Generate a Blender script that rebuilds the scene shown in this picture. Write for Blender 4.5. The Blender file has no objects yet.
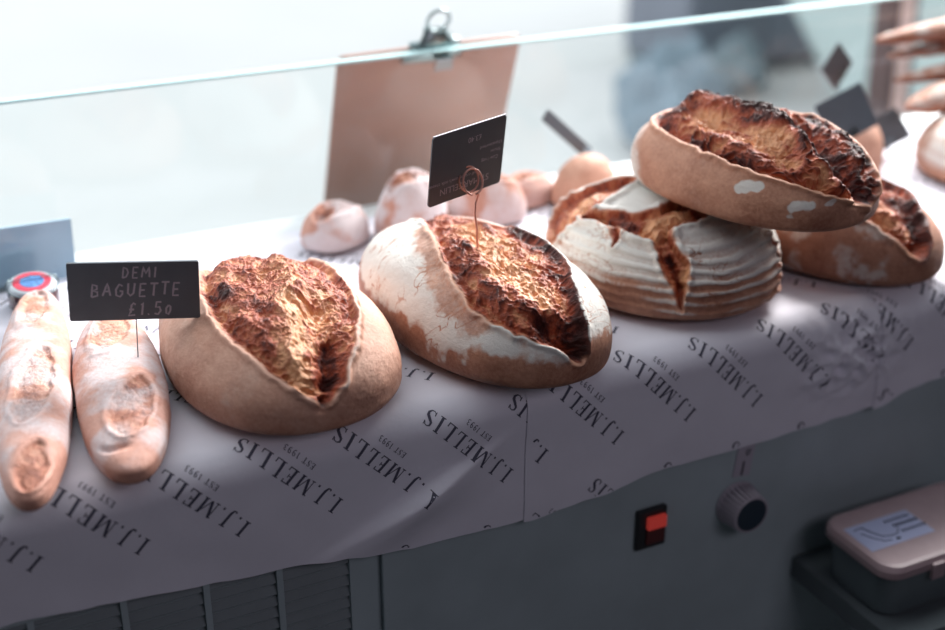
import bpy, math, random
import numpy as np
from mathutils import Vector, Matrix

random.seed(4)
S = bpy.context.scene
COL = S.collection

# ------------------------------------------------------------------ camera, sky, light, exposure
CAM_H = 1.5
PITCH, HEAD = math.radians(25), math.radians(26.3)
cam_d = bpy.data.cameras.new('camera')
cam_d.sensor_width = 36.0
cam_d.lens = 50.0
cam_d.clip_start = 0.05
cam_d.clip_end = 200
cam_d.dof.use_dof = True
cam_d.dof.focus_distance = 1.25
cam_d.dof.aperture_fstop = 2.0
cam = bpy.data.objects.new('camera', cam_d)
COL.objects.link(cam)
cam.location = (0, 0, CAM_H)
cam.rotation_euler = (math.pi / 2 - PITCH, 0, -HEAD)
S.camera = cam

W = bpy.data.worlds.new('sky')
S.world = W
W.use_nodes = True
bgn = W.node_tree.nodes['Background']
bgn.inputs[0].default_value = (0.90, 0.96, 1.0, 1)
bgn.inputs[1].default_value = 1.75


def area(name, loc, target, sx, sy, power, color, spread=180):
    l = bpy.data.lights.new(name, 'AREA')
    l.shape = 'RECTANGLE'
    l.size, l.size_y = sx, sy
    l.energy = power
    l.spread = math.radians(spread)
    l.color = color
    o = bpy.data.objects.new(name, l)
    COL.objects.link(o)
    o.location = loc
    o.rotation_euler = (Vector(target) - Vector(loc)).to_track_quat('-Z', 'Y').to_euler()
    return o


area('daylight_from_window', (2.5, 2.4, 2.5), (0.6, 1.1, 0.95), 1.5, 1.1, 85, (1.0, 0.97, 0.95), 110)
area('room_lamp', (0.9, -0.9, 2.2), (0.95, 1.0, 0.8), 1.2, 0.8, 6.5, (0.95, 0.86, 1.0))  # added fill that lifts the dark counter front; no real lamp there

S.view_settings.view_transform = 'Standard'
S.view_settings.look = 'None'
S.view_settings.exposure = 0.14
S.view_settings.gamma = 1.0
S.view_settings.use_curve_mapping = False
try:
    S.cycles.use_denoising = True
    S.cycles.max_bounces = 8
    S.cycles.transparent_max_bounces = 12
    S.cycles.caustics_reflective = False
    S.cycles.caustics_refractive = False
except Exception:
    pass


# ------------------------------------------------------------------ helpers
def srgb(r, g, b):
    f = lambda c: (c / 255 / 12.92) if c / 255 <= 0.04045 else ((c / 255 + 0.055) / 1.055) ** 2.4
    return (f(r), f(g), f(b), 1)


MATS = {}


def mat(name, col, rough=0.6, metal=0.0, noise=0.0, nscale=20, bump=0.0, bscale=80, emit=None, spec=0.5, coat=0.0):
    if name in MATS:
        return MATS[name]
    m = bpy.data.materials.new(name)
    m.use_nodes = True
    nt = m.node_tree
    b = nt.nodes['Principled BSDF']
    b.inputs['Roughness'].default_value = rough
    b.inputs['Metallic'].default_value = metal
    b.inputs['Specular IOR Level'].default_value = spec
    b.inputs['Coat Weight'].default_value = coat
    tc = nt.nodes.new('ShaderNodeTexCoord')
    n = nt.nodes.new('ShaderNodeTexNoise')
    n.inputs['Scale'].default_value = nscale
    n.inputs['Detail'].default_value = 5
    nt.links.new(tc.outputs['Object'], n.inputs['Vector'])
    r = nt.nodes.new('ShaderNodeValToRGB')
    c = Vector(col[:3])
    r.color_ramp.elements[0].position = 0.3
    r.color_ramp.elements[1].position = 0.7
    r.color_ramp.elements[0].color = (*(c * (1 - noise)), 1)
    r.color_ramp.elements[1].color = (*(c * (1 + noise)), 1)
    nt.links.new(n.outputs['Fac'], r.inputs['Fac'])
    nt.links.new(r.outputs['Color'], b.inputs['Base Color'])
    if bump:
        n2 = nt.nodes.new('ShaderNodeTexNoise')
        n2.inputs['Scale'].default_value = bscale
        n2.inputs['Detail'].default_value = 6
        nt.links.new(tc.outputs['Object'], n2.inputs['Vector'])
        bp = nt.nodes.new('ShaderNodeBump')
        bp.inputs['Strength'].default_value = 1.0
        bp.inputs['Distance'].default_value = bump
        nt.links.new(n2.outputs['Fac'], bp.inputs['Height'])
        nt.links.new(bp.outputs['Normal'], b.inputs['Normal'])
    if emit:
        b.inputs['Emission Color'].default_value = emit[0]
        b.inputs['Emission Strength'].default_value = emit[1]
    MATS[name] = m
    return m


def tag(o, label=None, cat=None, group=None, kind=None):
    if label: o['label'] = label
    if cat: o['category'] = cat
    if group: o['group'] = group
    if kind: o['kind'] = kind
    return o


def empty(name, loc, rotm=None):
    o = bpy.data.objects.new(name, None)
    o.empty_display_size = 0.03
    COL.objects.link(o)
    M = Matrix.Translation(Vector(loc))
    if rotm is not None:
        M = M @ rotm.to_4x4()
    o.matrix_world = M
    o.location = M.to_translation()
    o.rotation_euler = M.to_euler()
    return o


def link(name, me, parent=None, mats=(), smooth=False):
    o = bpy.data.objects.new(name, me)
    COL.objects.link(o)
    for m in mats:
        me.materials.append(m)
    if smooth:
        me.polygons.foreach_set('use_smooth', [True] * len(me.polygons))
    if parent:
        o.parent = parent
    return o


class MB:
    """collects shapes into one mesh"""
    def __init__(s):
        s.v, s.f, s.m, s.cur = [], [], [], 0

    def add(s, vs, fs, M=None):
        k = len(s.v)
        for p in vs:
            p = Vector(p)
            s.v.append(tuple(M @ p) if M is not None else tuple(p))
        for f in fs:
            s.f.append([i + k for i in f])
            s.m.append(s.cur)
        return s

    def box(s, x0, x1, y0, y1, z0, z1, M=None):
        vs = [(x, y, z) for x in (x0, x1) for y in (y0, y1) for z in (z0, z1)]
        return s.add(vs, [(0, 1, 3, 2), (4, 6, 7, 5), (0, 4, 5, 1), (2, 3, 7, 6), (0, 2, 6, 4), (1, 5, 7, 3)], M)

    def prism(s, poly, y0, y1, M=None):
        """poly in x,z extruded along y"""
        n = len(poly)
        vs = [(p[0], y0, p[1]) for p in poly] + [(p[0], y1, p[1]) for p in poly]
        fs = [tuple(range(n)), tuple(reversed(range(n, 2 * n)))] + [(i, i + n, (i + 1) % n + n, (i + 1) % n) for i in range(n)]
        return s.add(vs, fs, M)

    def slab(s, poly, z0, z1, M=None):
        """poly in x,y extruded along z"""
        n = len(poly)
        vs = [(p[0], p[1], z0) for p in poly] + [(p[0], p[1], z1) for p in poly]
        fs = [tuple(reversed(range(n))), tuple(range(n, 2 * n))] + [(i, (i + 1) % n, (i + 1) % n + n, i + n) for i in range(n)]
        return s.add(vs, fs, M)

    def lathe(s, prof, n=40, M=None, cap=True, mod=None):
        """profile (r, z) round the z axis"""
        vs, fs = [], []
        for (r, z) in prof:
            for i in range(n):
                a = 2 * math.pi * i / n
                rr = r * (mod(a, z) if mod else 1)
                vs.append((rr * math.cos(a), rr * math.sin(a), z))
        for j in range(len(prof) - 1):
            for i in range(n):
                a, b = j * n + i, j * n + (i + 1) % n
                fs.append((a, b, b + n, a + n))
        if cap:
            fs.append(tuple(reversed(range(n))))
            fs.append(tuple(range((len(prof) - 1) * n, len(prof) * n)))
        return s.add(vs, fs, M)

    def tube(s, pts, r, n=10, M=None, closed=False):
        P = [Vector(p) for p in pts]
        R = r if isinstance(r, (list, tuple)) else [r] * len(P)
        vs, fs = [], []
        up = Vector((0.13, 0.21, 0.97))
        m = len(P)
        for i, p in enumerate(P):
            a = P[(i - 1) % m] if (closed or i) else p
            b = P[(i + 1) % m] if (closed or i < m - 1) else p
            t = (b - a).normalized()
            u = (up - t * up.dot(t)).normalized()
            up = u
            w = t.cross(u)
            for k in range(n):
                an = 2 * math.pi * k / n
                vs.append(p + (u * math.cos(an) + w * math.sin(an)) * R[i])
        for i in range(m if closed else m - 1):
            for k in range(n):
                a, b = i * n + k, i * n + (k + 1) % n
                c, d = ((i + 1) % m) * n + k, ((i + 1) % m) * n + (k + 1) % n
                fs.append((a, b, d, c))
        if not closed:
            fs.append(tuple(reversed(range(n))))
            fs.append(tuple(range((m - 1) * n, m * n)))
        return s.add(vs, fs, M)

    def build(s, name, mats, parent=None, smooth=False, bevel=0.0, tagd=None):
        me = bpy.data.meshes.new(name)
        me.from_pydata(s.v, [], s.f)
        if not isinstance(mats, (list, tuple)):
            mats = [mats]
        o = link(name, me, parent, mats, smooth)
        me.polygons.foreach_set('material_index', s.m)
        me.update()
        if bevel:
            b = o.modifiers.new('bevel', 'BEVEL')
            b.width = bevel
            b.segments = 3
            b.limit_method = 'ANGLE'
        return o


def rounded(w, h, r, n=8, cx=0, cy=0):
    pts = []
    for (sx, sy, a0) in ((1, 1, 0), (-1, 1, 90), (-1, -1, 180), (1, -1, 270)):
        for i in range(n + 1):
            a = math.radians(a0 + 90 * i / n)
            pts.append((cx + sx * (w / 2 - r) + r * math.cos(a), cy + sy * (h / 2 - r) + r * math.sin(a)))
    return pts


# ------------------------------------------------------------------ numpy noise
_rng = np.random.default_rng(11)
_perm = _rng.permutation(512)
_perm = np.concatenate([_perm, _perm, _perm])
_g = _rng.normal(size=(512, 3))
_g /= np.linalg.norm(_g, axis=1, keepdims=True)


def perlin(p):
    i = np.floor(p).astype(int)
    f = p - i
    u = f * f * f * (f * (f * 6 - 15) + 10)
    i = i & 511
    out = 0
    for dx in (0, 1):
        wx = u[:, 0] if dx else 1 - u[:, 0]
        a = _perm[(i[:, 0] + dx) & 511]
        for dy in (0, 1):
            wy = u[:, 1] if dy else 1 - u[:, 1]
            b = _perm[a + ((i[:, 1] + dy) & 511)]
            for dz in (0, 1):
                wz = u[:, 2] if dz else 1 - u[:, 2]
                h = _perm[b + ((i[:, 2] + dz) & 511)]
                g = _g[h]
                d = g[:, 0] * (f[:, 0] - dx) + g[:, 1] * (f[:, 1] - dy) + g[:, 2] * (f[:, 2] - dz)
                out = out + wx * wy * wz * d
    return out * 1.6


def fbm(p, octv=4, gain=0.5):
    o, a, t = 0, 1.0, 0
    for k in range(octv):
        o = o + a * perlin(p * (2 ** k) + 17.3 * k)
        t += a
        a *= gain
    return o / t


def ridged(p, octv=4, gain=0.55):
    o, a, t = 0, 1.0, 0
    for k in range(octv):
        o = o + a * (1 - np.abs(perlin(p * (2 ** k) + 9.1 * k)) * 2.2)
        t += a
        a *= gain
    return o / t


def sstep(a, b, x):
    t = np.clip((x - a) / (b - a), 0, 1)
    return t * t * (3 - 2 * t)


def seg_dist(q, poly, closed=False):
    """distance to a polyline and the running parameter 0..1 of the nearest point"""
    P = np.array(poly, float)
    if len(P) == 1:
        return np.linalg.norm(q - P[0], axis=1), np.zeros(len(q))
    if closed:
        P = np.vstack([P, P[:1]])
    best = np.full(len(q), 1e9)
    tt = np.zeros(len(q))
    n = len(P) - 1
    for i in range(n):
        a, b = P[i], P[i + 1]
        d = b - a
        t = np.clip(((q - a) @ d) / max(d @ d, 1e-12), 0, 1)
        r = np.linalg.norm(q - a - t[:, None] * d, axis=1)
        m = r < best
        best[m] = r[m]
        tt[m] = (i + t[m]) / n
    return best, tt


def inside(q, poly):
    P = np.array(poly, float)
    c = np.zeros(len(q), bool)
    n = len(P)
    for i in range(n):
        x1, y1 = P[i]
        x2, y2 = P[(i + 1) % n]
        cond = ((y1 > q[:, 1]) != (y2 > q[:, 1]))
        xs = (x2 - x1) * (q[:, 1] - y1) / ((y2 - y1) if y2 != y1 else 1e-9) + x1
        c ^= cond & (q[:, 0] < xs)
    return c


def smooth_poly(poly, it=2):
    P = np.array(poly, float)
    for _ in range(it):
        Q = np.roll(P, -1, 0)
        P = np.stack([0.75 * P + 0.25 * Q, 0.25 * P + 0.75 * Q], 1).reshape(-1, 2)
    return P


# ------------------------------------------------------------------ bread material
def bread_material(name, crust_a, crust_b, gold, caramel, burnt, flour_c, gloss=0.38):
    m = bpy.data.materials.new(name)
    m.use_nodes = True
    nt = m.node_tree
    N, L = nt.nodes, nt.links
    b = N['Principled BSDF']
    at = N.new('ShaderNodeAttribute'); at.attribute_name = 'bake'
    sep = N.new('ShaderNodeSeparateColor')
    L.new(at.outputs['Color'], sep.inputs[0])
    tc = N.new('ShaderNodeTexCoord')

    def noise(sc, det=5, rough=0.6):
        n = N.new('ShaderNodeTexNoise')
        n.inputs['Scale'].default_value = sc
        n.inputs['Detail'].default_value = det
        n.inputs['Roughness'].default_value = rough
        L.new(tc.outputs['Object'], n.inputs['Vector'])
        return n.outputs['Fac']

    def ramp(fac, els):
        r = N.new('ShaderNodeValToRGB')
        while len(r.color_ramp.elements) < len(els):
            r.color_ramp.elements.new(0.5)
        for e, (p, c) in zip(r.color_ramp.elements, els):
            e.position = p
            e.color = c
        L.new(fac, r.inputs['Fac'])
        return r.outputs['Color']

    def math_(op, a, bb, cl=False):
        n = N.new('ShaderNodeMath'); n.operation = op; n.use_clamp = cl
        for k, x in enumerate((a, bb)):
            if isinstance(x, (int, float)): n.inputs[k].default_value = x
            else: L.new(x, n.inputs[k])
        return n.outputs[0]

    def mix(fac, a, bb):
        n = N.new('ShaderNodeMix'); n.data_type = 'RGBA'
        if isinstance(fac, (int, float)): n.inputs['Factor'].default_value = fac
        else: L.new(fac, n.inputs['Factor'])
        L.new(a, n.inputs['A']); L.new(bb, n.inputs['B'])
        return n.outputs['Result']

    # crust: two browns, the second also driven by the alpha-like 'crust_tone' attribute
    ct = N.new('ShaderNodeAttribute'); ct.attribute_name = 'crust_tone'
    f = math_('ADD', math_('MULTIPLY', noise(38), 0.7), math_('MULTIPLY', ct.outputs['Fac'], 0.65), True)
    f = math_('ADD', f, math_('MULTIPLY', math_('SUBTRACT', noise(260, 4), 0.5), 0.55), True)
    crust = ramp(f, [(0.22, crust_a), (0.85, crust_b)])
    # the torn inside, gold where fresh, dark where caught
    t = math_('ADD', sep.outputs[1], math_('MULTIPLY', math_('SUBTRACT', noise(150, 6), 0.5), 0.55), True)
    torn = ramp(t, [(0.0, gold), (0.45, caramel), (0.78, burnt), (1.0, (burnt[0] * .35, burnt[1] * .35, burnt[2] * .4, 1))])
    c = mix(sep.outputs[0], crust, torn)
    fl = N.new('ShaderNodeRGB'); fl.outputs[0].default_value = flour_c
    ff = math_('ADD', math_('MULTIPLY', sep.outputs[2], 1.25), math_('MULTIPLY', math_('SUBTRACT', noise(230, 5), 0.5), 1.1), True)
    ff = math_('MULTIPLY', ff, sstep_node(N, L, sep.outputs[2]), True)
    c = mix(ff, c, fl.outputs[0])
    L.new(c, b.inputs['Base Color'])
    # gloss
    ro = math_('SUBTRACT', 0.62, math_('MULTIPLY', sep.outputs[0], 0.62 - gloss))
    ro = math_('ADD', ro, math_('MULTIPLY', ff, 0.4), True)
    ro = math_('ADD', ro, math_('MULTIPLY', math_('MULTIPLY', sep.outputs[0], t), 0.14), True)
    L.new(ro, b.inputs['Roughness'])
    sp_ = math_('SUBTRACT', 0.55, math_('MULTIPLY', t, 0.30))
    L.new(sp_, b.inputs['Specular IOR Level'])
    b.inputs['Specular IOR Level'].default_value = 0.5
    bp = N.new('ShaderNodeBump')
    bp.inputs['Distance'].default_value = 0.0011
    bp.inputs['Strength'].default_value = 1.0
    hh = math_('ADD', math_('MULTIPLY', noise(330, 6, .65), math_('ADD', math_('MULTIPLY', sep.outputs[0], 0.8), 0.5)), math_('MULTIPLY', noise(900, 3), 0.25))
    L.new(hh, bp.inputs['Height'])
    bp.inputs['Distance'].default_value = 0.0014
    L.new(bp.outputs['Normal'], b.inputs['Normal'])
    return m


def sstep_node(N, L, x):
    n = N.new('ShaderNodeMapRange')
    n.interpolation_type = 'SMOOTHSTEP'
    n.inputs['From Min'].default_value = 0.05
    n.inputs['From Max'].default_value = 0.45
    L.new(x, n.inputs['Value'])
    return n.outputs['Result']


GOLD, CARAMEL, BURNT = srgb(226, 164, 118), srgb(172, 82, 52), srgb(84, 36, 30)
FLOUR = srgb(216, 212, 206)
M_TAN = bread_material('tan_crust', srgb(214, 168, 146), srgb(166, 108, 86), GOLD, CARAMEL, BURNT, FLOUR)
M_BROWN = bread_material('brown_crust', srgb(198, 148, 122), srgb(134, 80, 60), GOLD, CARAMEL, BURNT, FLOUR, 0.36)
M_PALE = bread_material('pale_crust', srgb(206, 154, 136), srgb(160, 98, 80), srgb(212, 160, 134), srgb(178, 114, 90), srgb(120, 72, 60), srgb(214, 204, 206), 0.5)


def base_shape(th, ph, A, B, H, Hb, n=2.2, nz=0.9):
    st, ct = np.sin(th), np.cos(th)
    c, s = np.cos(ph), np.sin(ph)
    k = (np.abs(c) ** n + np.abs(s) ** n) ** (-1.0 / n)
    rr = np.where(ct > 0, np.abs(st) ** nz, np.abs(st) ** 0.6)
    z = np.where(ct > 0, H * np.abs(ct) ** 0.9, -Hb * np.abs(ct) ** 0.45)
    return np.stack([A * k * c * rr, B * k * s * rr, z + Hb], -1)


def loaf(name, P, material, z0=0.9, roll=0.0, Hb=0.03, n=2.2, opens=(), feats=(), flour=None, tone=None,
         NT=300, NP=620, seed=0, torn=1.0, extra=None, rough_amp=1.0, parent=None):
    x, y, A, B, H, yaw = P
    tha = np.concatenate([np.linspace(0.004, math.pi * 0.60, NT), np.linspace(math.pi * 0.60, math.pi - 0.02, NT // 8 + 2)[1:]])
    th, ph = np.meshgrid(tha, np.linspace(0, 2 * np.pi, NP, endpoint=False), indexing='ij')
    R = len(tha)
    G = base_shape(th, ph, A, B, H, Hb, n)
    # normals of the plain shape
    dth = np.gradient(G, axis=0)
    dph = np.roll(G, -1, 1) - np.roll(G, 1, 1)
    Nn = np.cross(dth, dph)
    ln = np.linalg.norm(Nn, axis=2, keepdims=True)
    Nn = Nn / np.maximum(ln, 1e-12)
    Nn[0] = (0, 0, 1)
    Nn[-1] = (0, 0, -1)
    g, nn = G.reshape(-1, 3), Nn.reshape(-1, 3)
    thf, phf = th.ravel(), ph.ravel()
    uv = np.stack([thf / (np.pi / 2) * np.cos(phf), thf / (np.pi / 2) * np.sin(phf)], -1)
    sc = np.array([A * 1.1, B * 1.1])
    q = uv * sc
    off = seed * 7.77
    gn = g + off
    # wobble edges a little
    wob = np.stack([fbm(gn * 55, 3), fbm(gn * 55 + 31, 3)], -1) * 0.0045 * rough_amp
    qe = q + wob
    h = fbm(gn * 11, 2) * 0.0055 * rough_amp + fbm(gn * 80, 3) * 0.0006 * rough_amp
    op = np.zeros(len(q))
    tn = np.full(len(q), 0.5)
    fl_k = np.ones(len(q))
    ctone = np.zeros(len(q)) if tone is None else tone(q, g, thf, phf, off)
    rid = ridged(gn * np.array([22, 48, 40]) + fbm(gn * 30, 2)[:, None] * 1.0, 4)
    tno = fbm(gn * np.array([30, 60, 45]) + 77, 3)
    rid2 = ridged(gn * 120 + 5, 3)
    inner = np.zeros(len(q))
    for o in opens:
        poly = smooth_poly(np.array(o['poly']) * sc)
        d, _ = seg_dist(qe, poly, True)
        sd = np.where(inside(qe, poly), d, -d)
        m = sstep(-0.0006, 0.0016, sd)
        b = o.get('bulge', 0.006)
        st = o.get('step', 0.006)
        hi = -st * sstep(0, 0.004, sd) + b * sstep(0.0, o.get('width', 0.03), sd)
        hi = hi + m * torn * ((rid - 0.62) * o.get('rough', 0.010) * 0.75 + (rid2 - 0.6) * 0.0022 + fbm(gn * 22 + 3, 2) * 0.006)
        lip = o.get('lip', 0.0025) * np.exp(-((sd + 0.0022) / 0.0032) ** 2)
        h = h * (1 - 0.5 * m) + hi * m + lip
        op = np.maximum(op, m)
        v = 0.47 + (rid - 0.62) * 0.55 * o.get('contrast', 1.1) + tno * 0.55 * o.get('contrast', 1.1) + (rid2 - 0.6) * 0.25 + o.get('tone', 0.0)
        tn = tn * (1 - m) + v * m
        inner = np.maximum(inner, m)
        # pale dusted rim just outside, browned rim just inside
        rim = np.exp(-((sd + 0.0012) / 0.0016) ** 2) * o.get('rim', 0.6)
        fl_k = fl_k * (1 - sstep(-0.0015, 0.0005, sd) * (1 - o.get('dusted', 0)))
        if flour is None: rimf = rim
        ctone = ctone - rim * 0.9
    for f in feats:
        pl = np.array(f['pts']) * sc
        d, t = seg_dist(qe, pl)
        w = f['w']
        if isinstance(w, (tuple, list)):
            w = np.interp(t, np.linspace(0, 1, len(w)), w)
        e = np.exp(-(d / w) ** 2)
        if f.get('sharp'): e = sstep(1.25, 0.75, d / w)
        h = h + f.get('amp', 0) * e
        tn = tn + f.get('tone', 0) * e
        if 'open' in f: op = np.maximum(op, e * f['open'])
        if 'flour' in f: fl_k = fl_k * (1 - e * f['flour'])
    tn = np.clip(tn, 0, 1)
    fl = np.zeros(len(q)) if flour is None else np.clip(flour(q, g, thf, phf, off), 0, 1)
    if extra is not None:
        dh, dfl = extra(q, g, thf, phf, off, op)
        h = h + dh
        fl = np.clip(fl + dfl, 0, 1)
    for f in feats:
        if 'dust' in f:
            d, t = seg_dist(qe, np.array(f['pts']) * sc)
            fl = np.maximum(fl, f['dust'] * sstep(1.25, 0.7, d / f['w'] + fbm(gn * 90, 2) * 0.5))
    fl = fl * fl_k
    # keep the underside flat
    under = sstep(math.pi * 0.52, math.pi * 0.60, thf)
    h = h * (1 - under)
    p = g + nn * h[:, None]
    p[:, 2] = np.maximum(p[:, 2], 0.0004)
    verts = np.vstack([p, [[0, 0, p[0:NP, 2].mean()]], [[0, 0, 0.0004]]])
    top, bot = len(p), len(p) + 1
    ii, jj = np.meshgrid(np.arange(R - 1), np.arange(NP), indexing='ij')
    a = ii * NP + jj
    bq = ii * NP + (jj + 1) % NP
    quads = np.stack([a, a + NP, bq + NP, bq], -1).reshape(-1, 4)
    j = np.arange(NP)
    tri1 = np.stack([np.full(NP, top), j, (j + 1) % NP], -1)
    k0 = (R - 1) * NP
    tri2 = np.stack([np.full(NP, bot), k0 + (j + 1) % NP, k0 + j], -1)
    me = bpy.data.meshes.new(name)
    nl = len(quads) * 4 + 6 * NP
    me.vertices.add(len(verts))
    me.vertices.foreach_set('co', verts.astype(np.float32).ravel())
    me.loops.add(nl)
    me.loops.foreach_set('vertex_index', np.concatenate([quads.ravel(), tri1.ravel(), tri2.ravel()]).astype(np.int32))
    nf = len(quads) + 2 * NP
    me.polygons.add(nf)
    ls = np.concatenate([np.arange(len(quads)) * 4, len(quads) * 4 + np.arange(2 * NP) * 3]).astype(np.int32)
    me.polygons.foreach_set('loop_start', ls)
    me.update(calc_edges=True)
    me.validate()
    ext = lambda v: np.concatenate([v, [v[:NP].mean(), 0]])
    at = me.attributes.new('bake', 'FLOAT_COLOR', 'POINT')
    at.data.foreach_set('color', np.stack([ext(op), ext(tn), ext(fl), np.ones(len(verts))], -1).astype(np.float32).ravel())
    at2 = me.attributes.new('crust_tone', 'FLOAT', 'POINT')
    at2.data.foreach_set('value', ext(ctone).astype(np.float32))
    o = link(name, me, parent, [material], True)
    o.location = (x, y, z0)
    o.rotation_euler = (roll, 0, yaw)
    return o


# ------------------------------------------------------------------ the place: floors, walls, unseen shading canopy, street
M_GROUND = mat('pale_paving', (0.535, 0.535, 0.53, 1), 0.9, noise=0.03, nscale=1.2)
M_DARKFLOOR = mat('dark_rubber_floor', srgb(60, 62, 66), 0.8, noise=0.1)
M_DARKWALL = mat('dark_stall_wall', srgb(74, 78, 84), 0.9, noise=0.08, nscale=3)
g = MB().box(-40, 40, 1.56, 60, -0.1, 0.0).build('floor', M_GROUND); tag(g, kind='structure')
g = MB().box(-1.12, 4.0, -3.0, 1.56, -0.1, 0.0).build('floor_stall', M_DARKFLOOR); tag(g, kind='structure')
g = MB().box(-1.12, 4.0, -3.1, -3.0, 0, 2.4).build('wall_back', M_DARKWALL); tag(g, kind='structure')
g = MB().box(-1.12, -1.02, -3.0, 1.56, 0, 2.4).build('wall_left', M_DARKWALL); tag(g, kind='structure')  # unseen wall drawn in close to block sky light from the left
g = MB().box(4.0, 4.1, -3.1, 1.0, 0, 2.4).build('wall_right', M_DARKWALL); tag(g, kind='structure')
g = MB().box(-1.12, 4.1, -3.1, 0.86, 2.4, 2.5).build('ceiling', M_DARKWALL); tag(g, kind='structure')  # unseen cover, its edge set to keep sky light off the counter front

# ------------------------------------------------------------------ refrigerated serve-over counter
M_PANEL = mat('grey_green_steel', srgb(168, 182, 186), 0.55, noise=0.10, nscale=9, bump=0.0006, bscale=40)
M_DARK = mat('dark_plastic', srgb(124, 134, 138), 0.55, noise=0.08)
M_TOP = mat('white_worktop', srgb(225, 228, 230), 0.4)
ctr = empty('display_counter', (0.7, 1.25, 0))
tag(ctr, 'grey steel market counter under the bread with dial, red switch and vent on its front', 'counter')
ox, oy = 0.7, 1.25


def off(mb):
    mb.v = [(p[0] - ox, p[1] - oy, p[2]) for p in mb.v]
    return mb


b = MB().box(-1.0, 2.6, 1.0, 1.53, 0.0, 0.868)
off(b).build('body', M_PANEL, ctr)
b = MB().box(-1.0, 2.6, 1.0, 1.53, 0.868, 0.8985)
off(b).build('worktop', M_TOP, ctr, bevel=0.006)
b = MB().box(0.392, 1.9, 0.993, 1.0, 0.30, 0.862)
off(b).build('front_panel', M_PANEL, ctr, bevel=0.002)
b = MB().box(-0.9, 0.386, 0.993, 1.0, 0.30, 0.862)
# leave a window for the vent: frame pieces instead of a full sheet
b = MB().box(-0.9, 0.386, 0.993, 1.0, 0.778, 0.862).box(0.358, 0.386, 0.993, 1.0, 0.30, 0.778).box(-0.9, -0.62, 0.993, 1.0, 0.30, 0.778).box(-0.62, 0.358, 0.993, 1.0, 0.30, 0.40)
off(b).build('vent_surround', M_PANEL, ctr)
vent = MB()
for k in range(29):
    z = 0.408 + k * 0.013
    vent.add([(-0.62, 0.9945, z), (0.358, 0.9945, z), (0.358, 0.9985, z + 0.008), (-0.62, 0.9985, z + 0.008),
              (-0.62, 0.9957, z - 0.0012), (0.358, 0.9957, z - 0.0012), (0.358, 0.9997, z + 0.0068), (-0.62, 0.9997, z + 0.0068)],
             [(0, 1, 2, 3), (7, 6, 5, 4), (0, 4, 5, 1), (3, 2, 6, 7), (0, 3, 7, 4), (1, 5, 6, 2)])
vo = off(vent).build('vent_grille', M_DARK, ctr)
vb = MB()
for xx in (-0.5, -0.36, -0.22, -0.08, 0.06, 0.14, 0.215, 0.285):
    vb.box(xx, xx + 0.006, 0.9925, 0.9955, 0.40, 0.778)
off(vb).build('grille_bars', M_PANEL, vo)

# dial
M_KNOB = mat('knob_ivory', srgb(176, 168, 178), 0.45)
M_KFACE = mat('knob_face_blue_black', srgb(38, 52, 66), 0.35)
Mk = Matrix.Translation((0.822 - ox, 0.993 - oy, 0.682)) @ Matrix.Rotation(math.radians(90), 4, 'X')
kb = MB().lathe([(0.0265, 0.0), (0.0275, 0.002), (0.0265, 0.005), (0.0232, 0.0290), (0.0215, 0.0305), (0.0202, 0.0305), (0.0202, 0.0285)], 216, Mk,
                mod=lambda a, z: (1 - (0.10 if (math.sin(a * 27) > 0.2 and 0.004 < z < 0.0295) else 0.0)))
kn = kb.build('control_dial', M_KNOB, ctr)
kf = MB().lathe([(0.0202, 0.0284), (0.0202, 0.0300), (0.0190, 0.0305)], 48, Mk)
tag(kf.build('dial_face', M_KFACE, kn), 'blue black round dial face')
# temperature strip above the dial
M_STRIP = mat('strip_white', srgb(178, 172, 184), 0.5)
M_INK = mat('black_ink', srgb(40, 42, 50), 0.7)
Ms = Matrix.Translation((0.8275 - ox, 0.9925 - oy, 0.737)) @ Matrix.Rotation(math.radians(7), 4, 'Y')
sp = MB().box(-0.0115, 0.0115, -0.0010, 0.0005, -0.021, 0.021, Ms)
sp.cur = 1
sp.box(-0.0012, 0.0012, -0.0014, -0.0008, -0.020, -0.002, Ms)
sp.tube([Vector((0.0025 + 0.0022 * math.cos(a), -0.0012, 0.009 + 0.0032 * math.sin(a))) for a in np.linspace(0, 2 * math.pi, 16, endpoint=False)], 0.0006, 5, Ms, closed=True)
sp.tube([(0.0055, -0.0012, 0.011), (0.0062, -0.0012, 0.013)], 0.0007, 5, Ms)
tag(sp.build('scale_strip', [M_STRIP, M_INK], ctr), 'white scale strip with a black line and a zero')
# rocker switch
sw = MB().box(0.687 - ox, 0.7245 - ox, 0.9865 - oy, 0.994 - oy, 0.660, 0.7095).build('power_switch', mat('switch_black', srgb(30, 30, 34), 0.4), ctr, bevel=0.0015)
M_RED = mat('rocker_red', srgb(190, 40, 34), 0.3, emit=((1.0, 0.10, 0.08, 1), 0.16))
M_RED2 = mat('rocker_dark_red', srgb(84, 26, 28), 0.35)
rk = MB().prism([(0.698 - ox, 0.6865), (0.7215 - ox, 0.6865), (0.7215 - ox, 0.7015), (0.698 - ox, 0.7015)], 0.9815 - oy, 0.988 - oy)
tag(rk.build('rocker', M_RED, sw, bevel=0.001), 'lit red upper half of the rocker')
rk = MB().box(0.698 - ox, 0.7215 - ox, 0.9845 - oy, 0.988 - oy, 0.6665, 0.6865)
rk.build('rocker', M_RED2, sw, bevel=0.0008)
# low shelf before the counter and the rail behind it
g = MB().box(0.915, 2.6, 0.815, 0.992, 0.552, 0.578)
tag(g.build('work_shelf', mat('dark_shelf', srgb(84, 92, 96), 0.6, noise=0.1)), 'dark shelf fixed low along the front of the counter', 'shelf')
b = MB().box(-1.0, 2.6, 1.53, 1.60, 0.74, 0.80)
off(b).build('outer_rail', M_PANEL, ctr, bevel=0.006)

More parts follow.
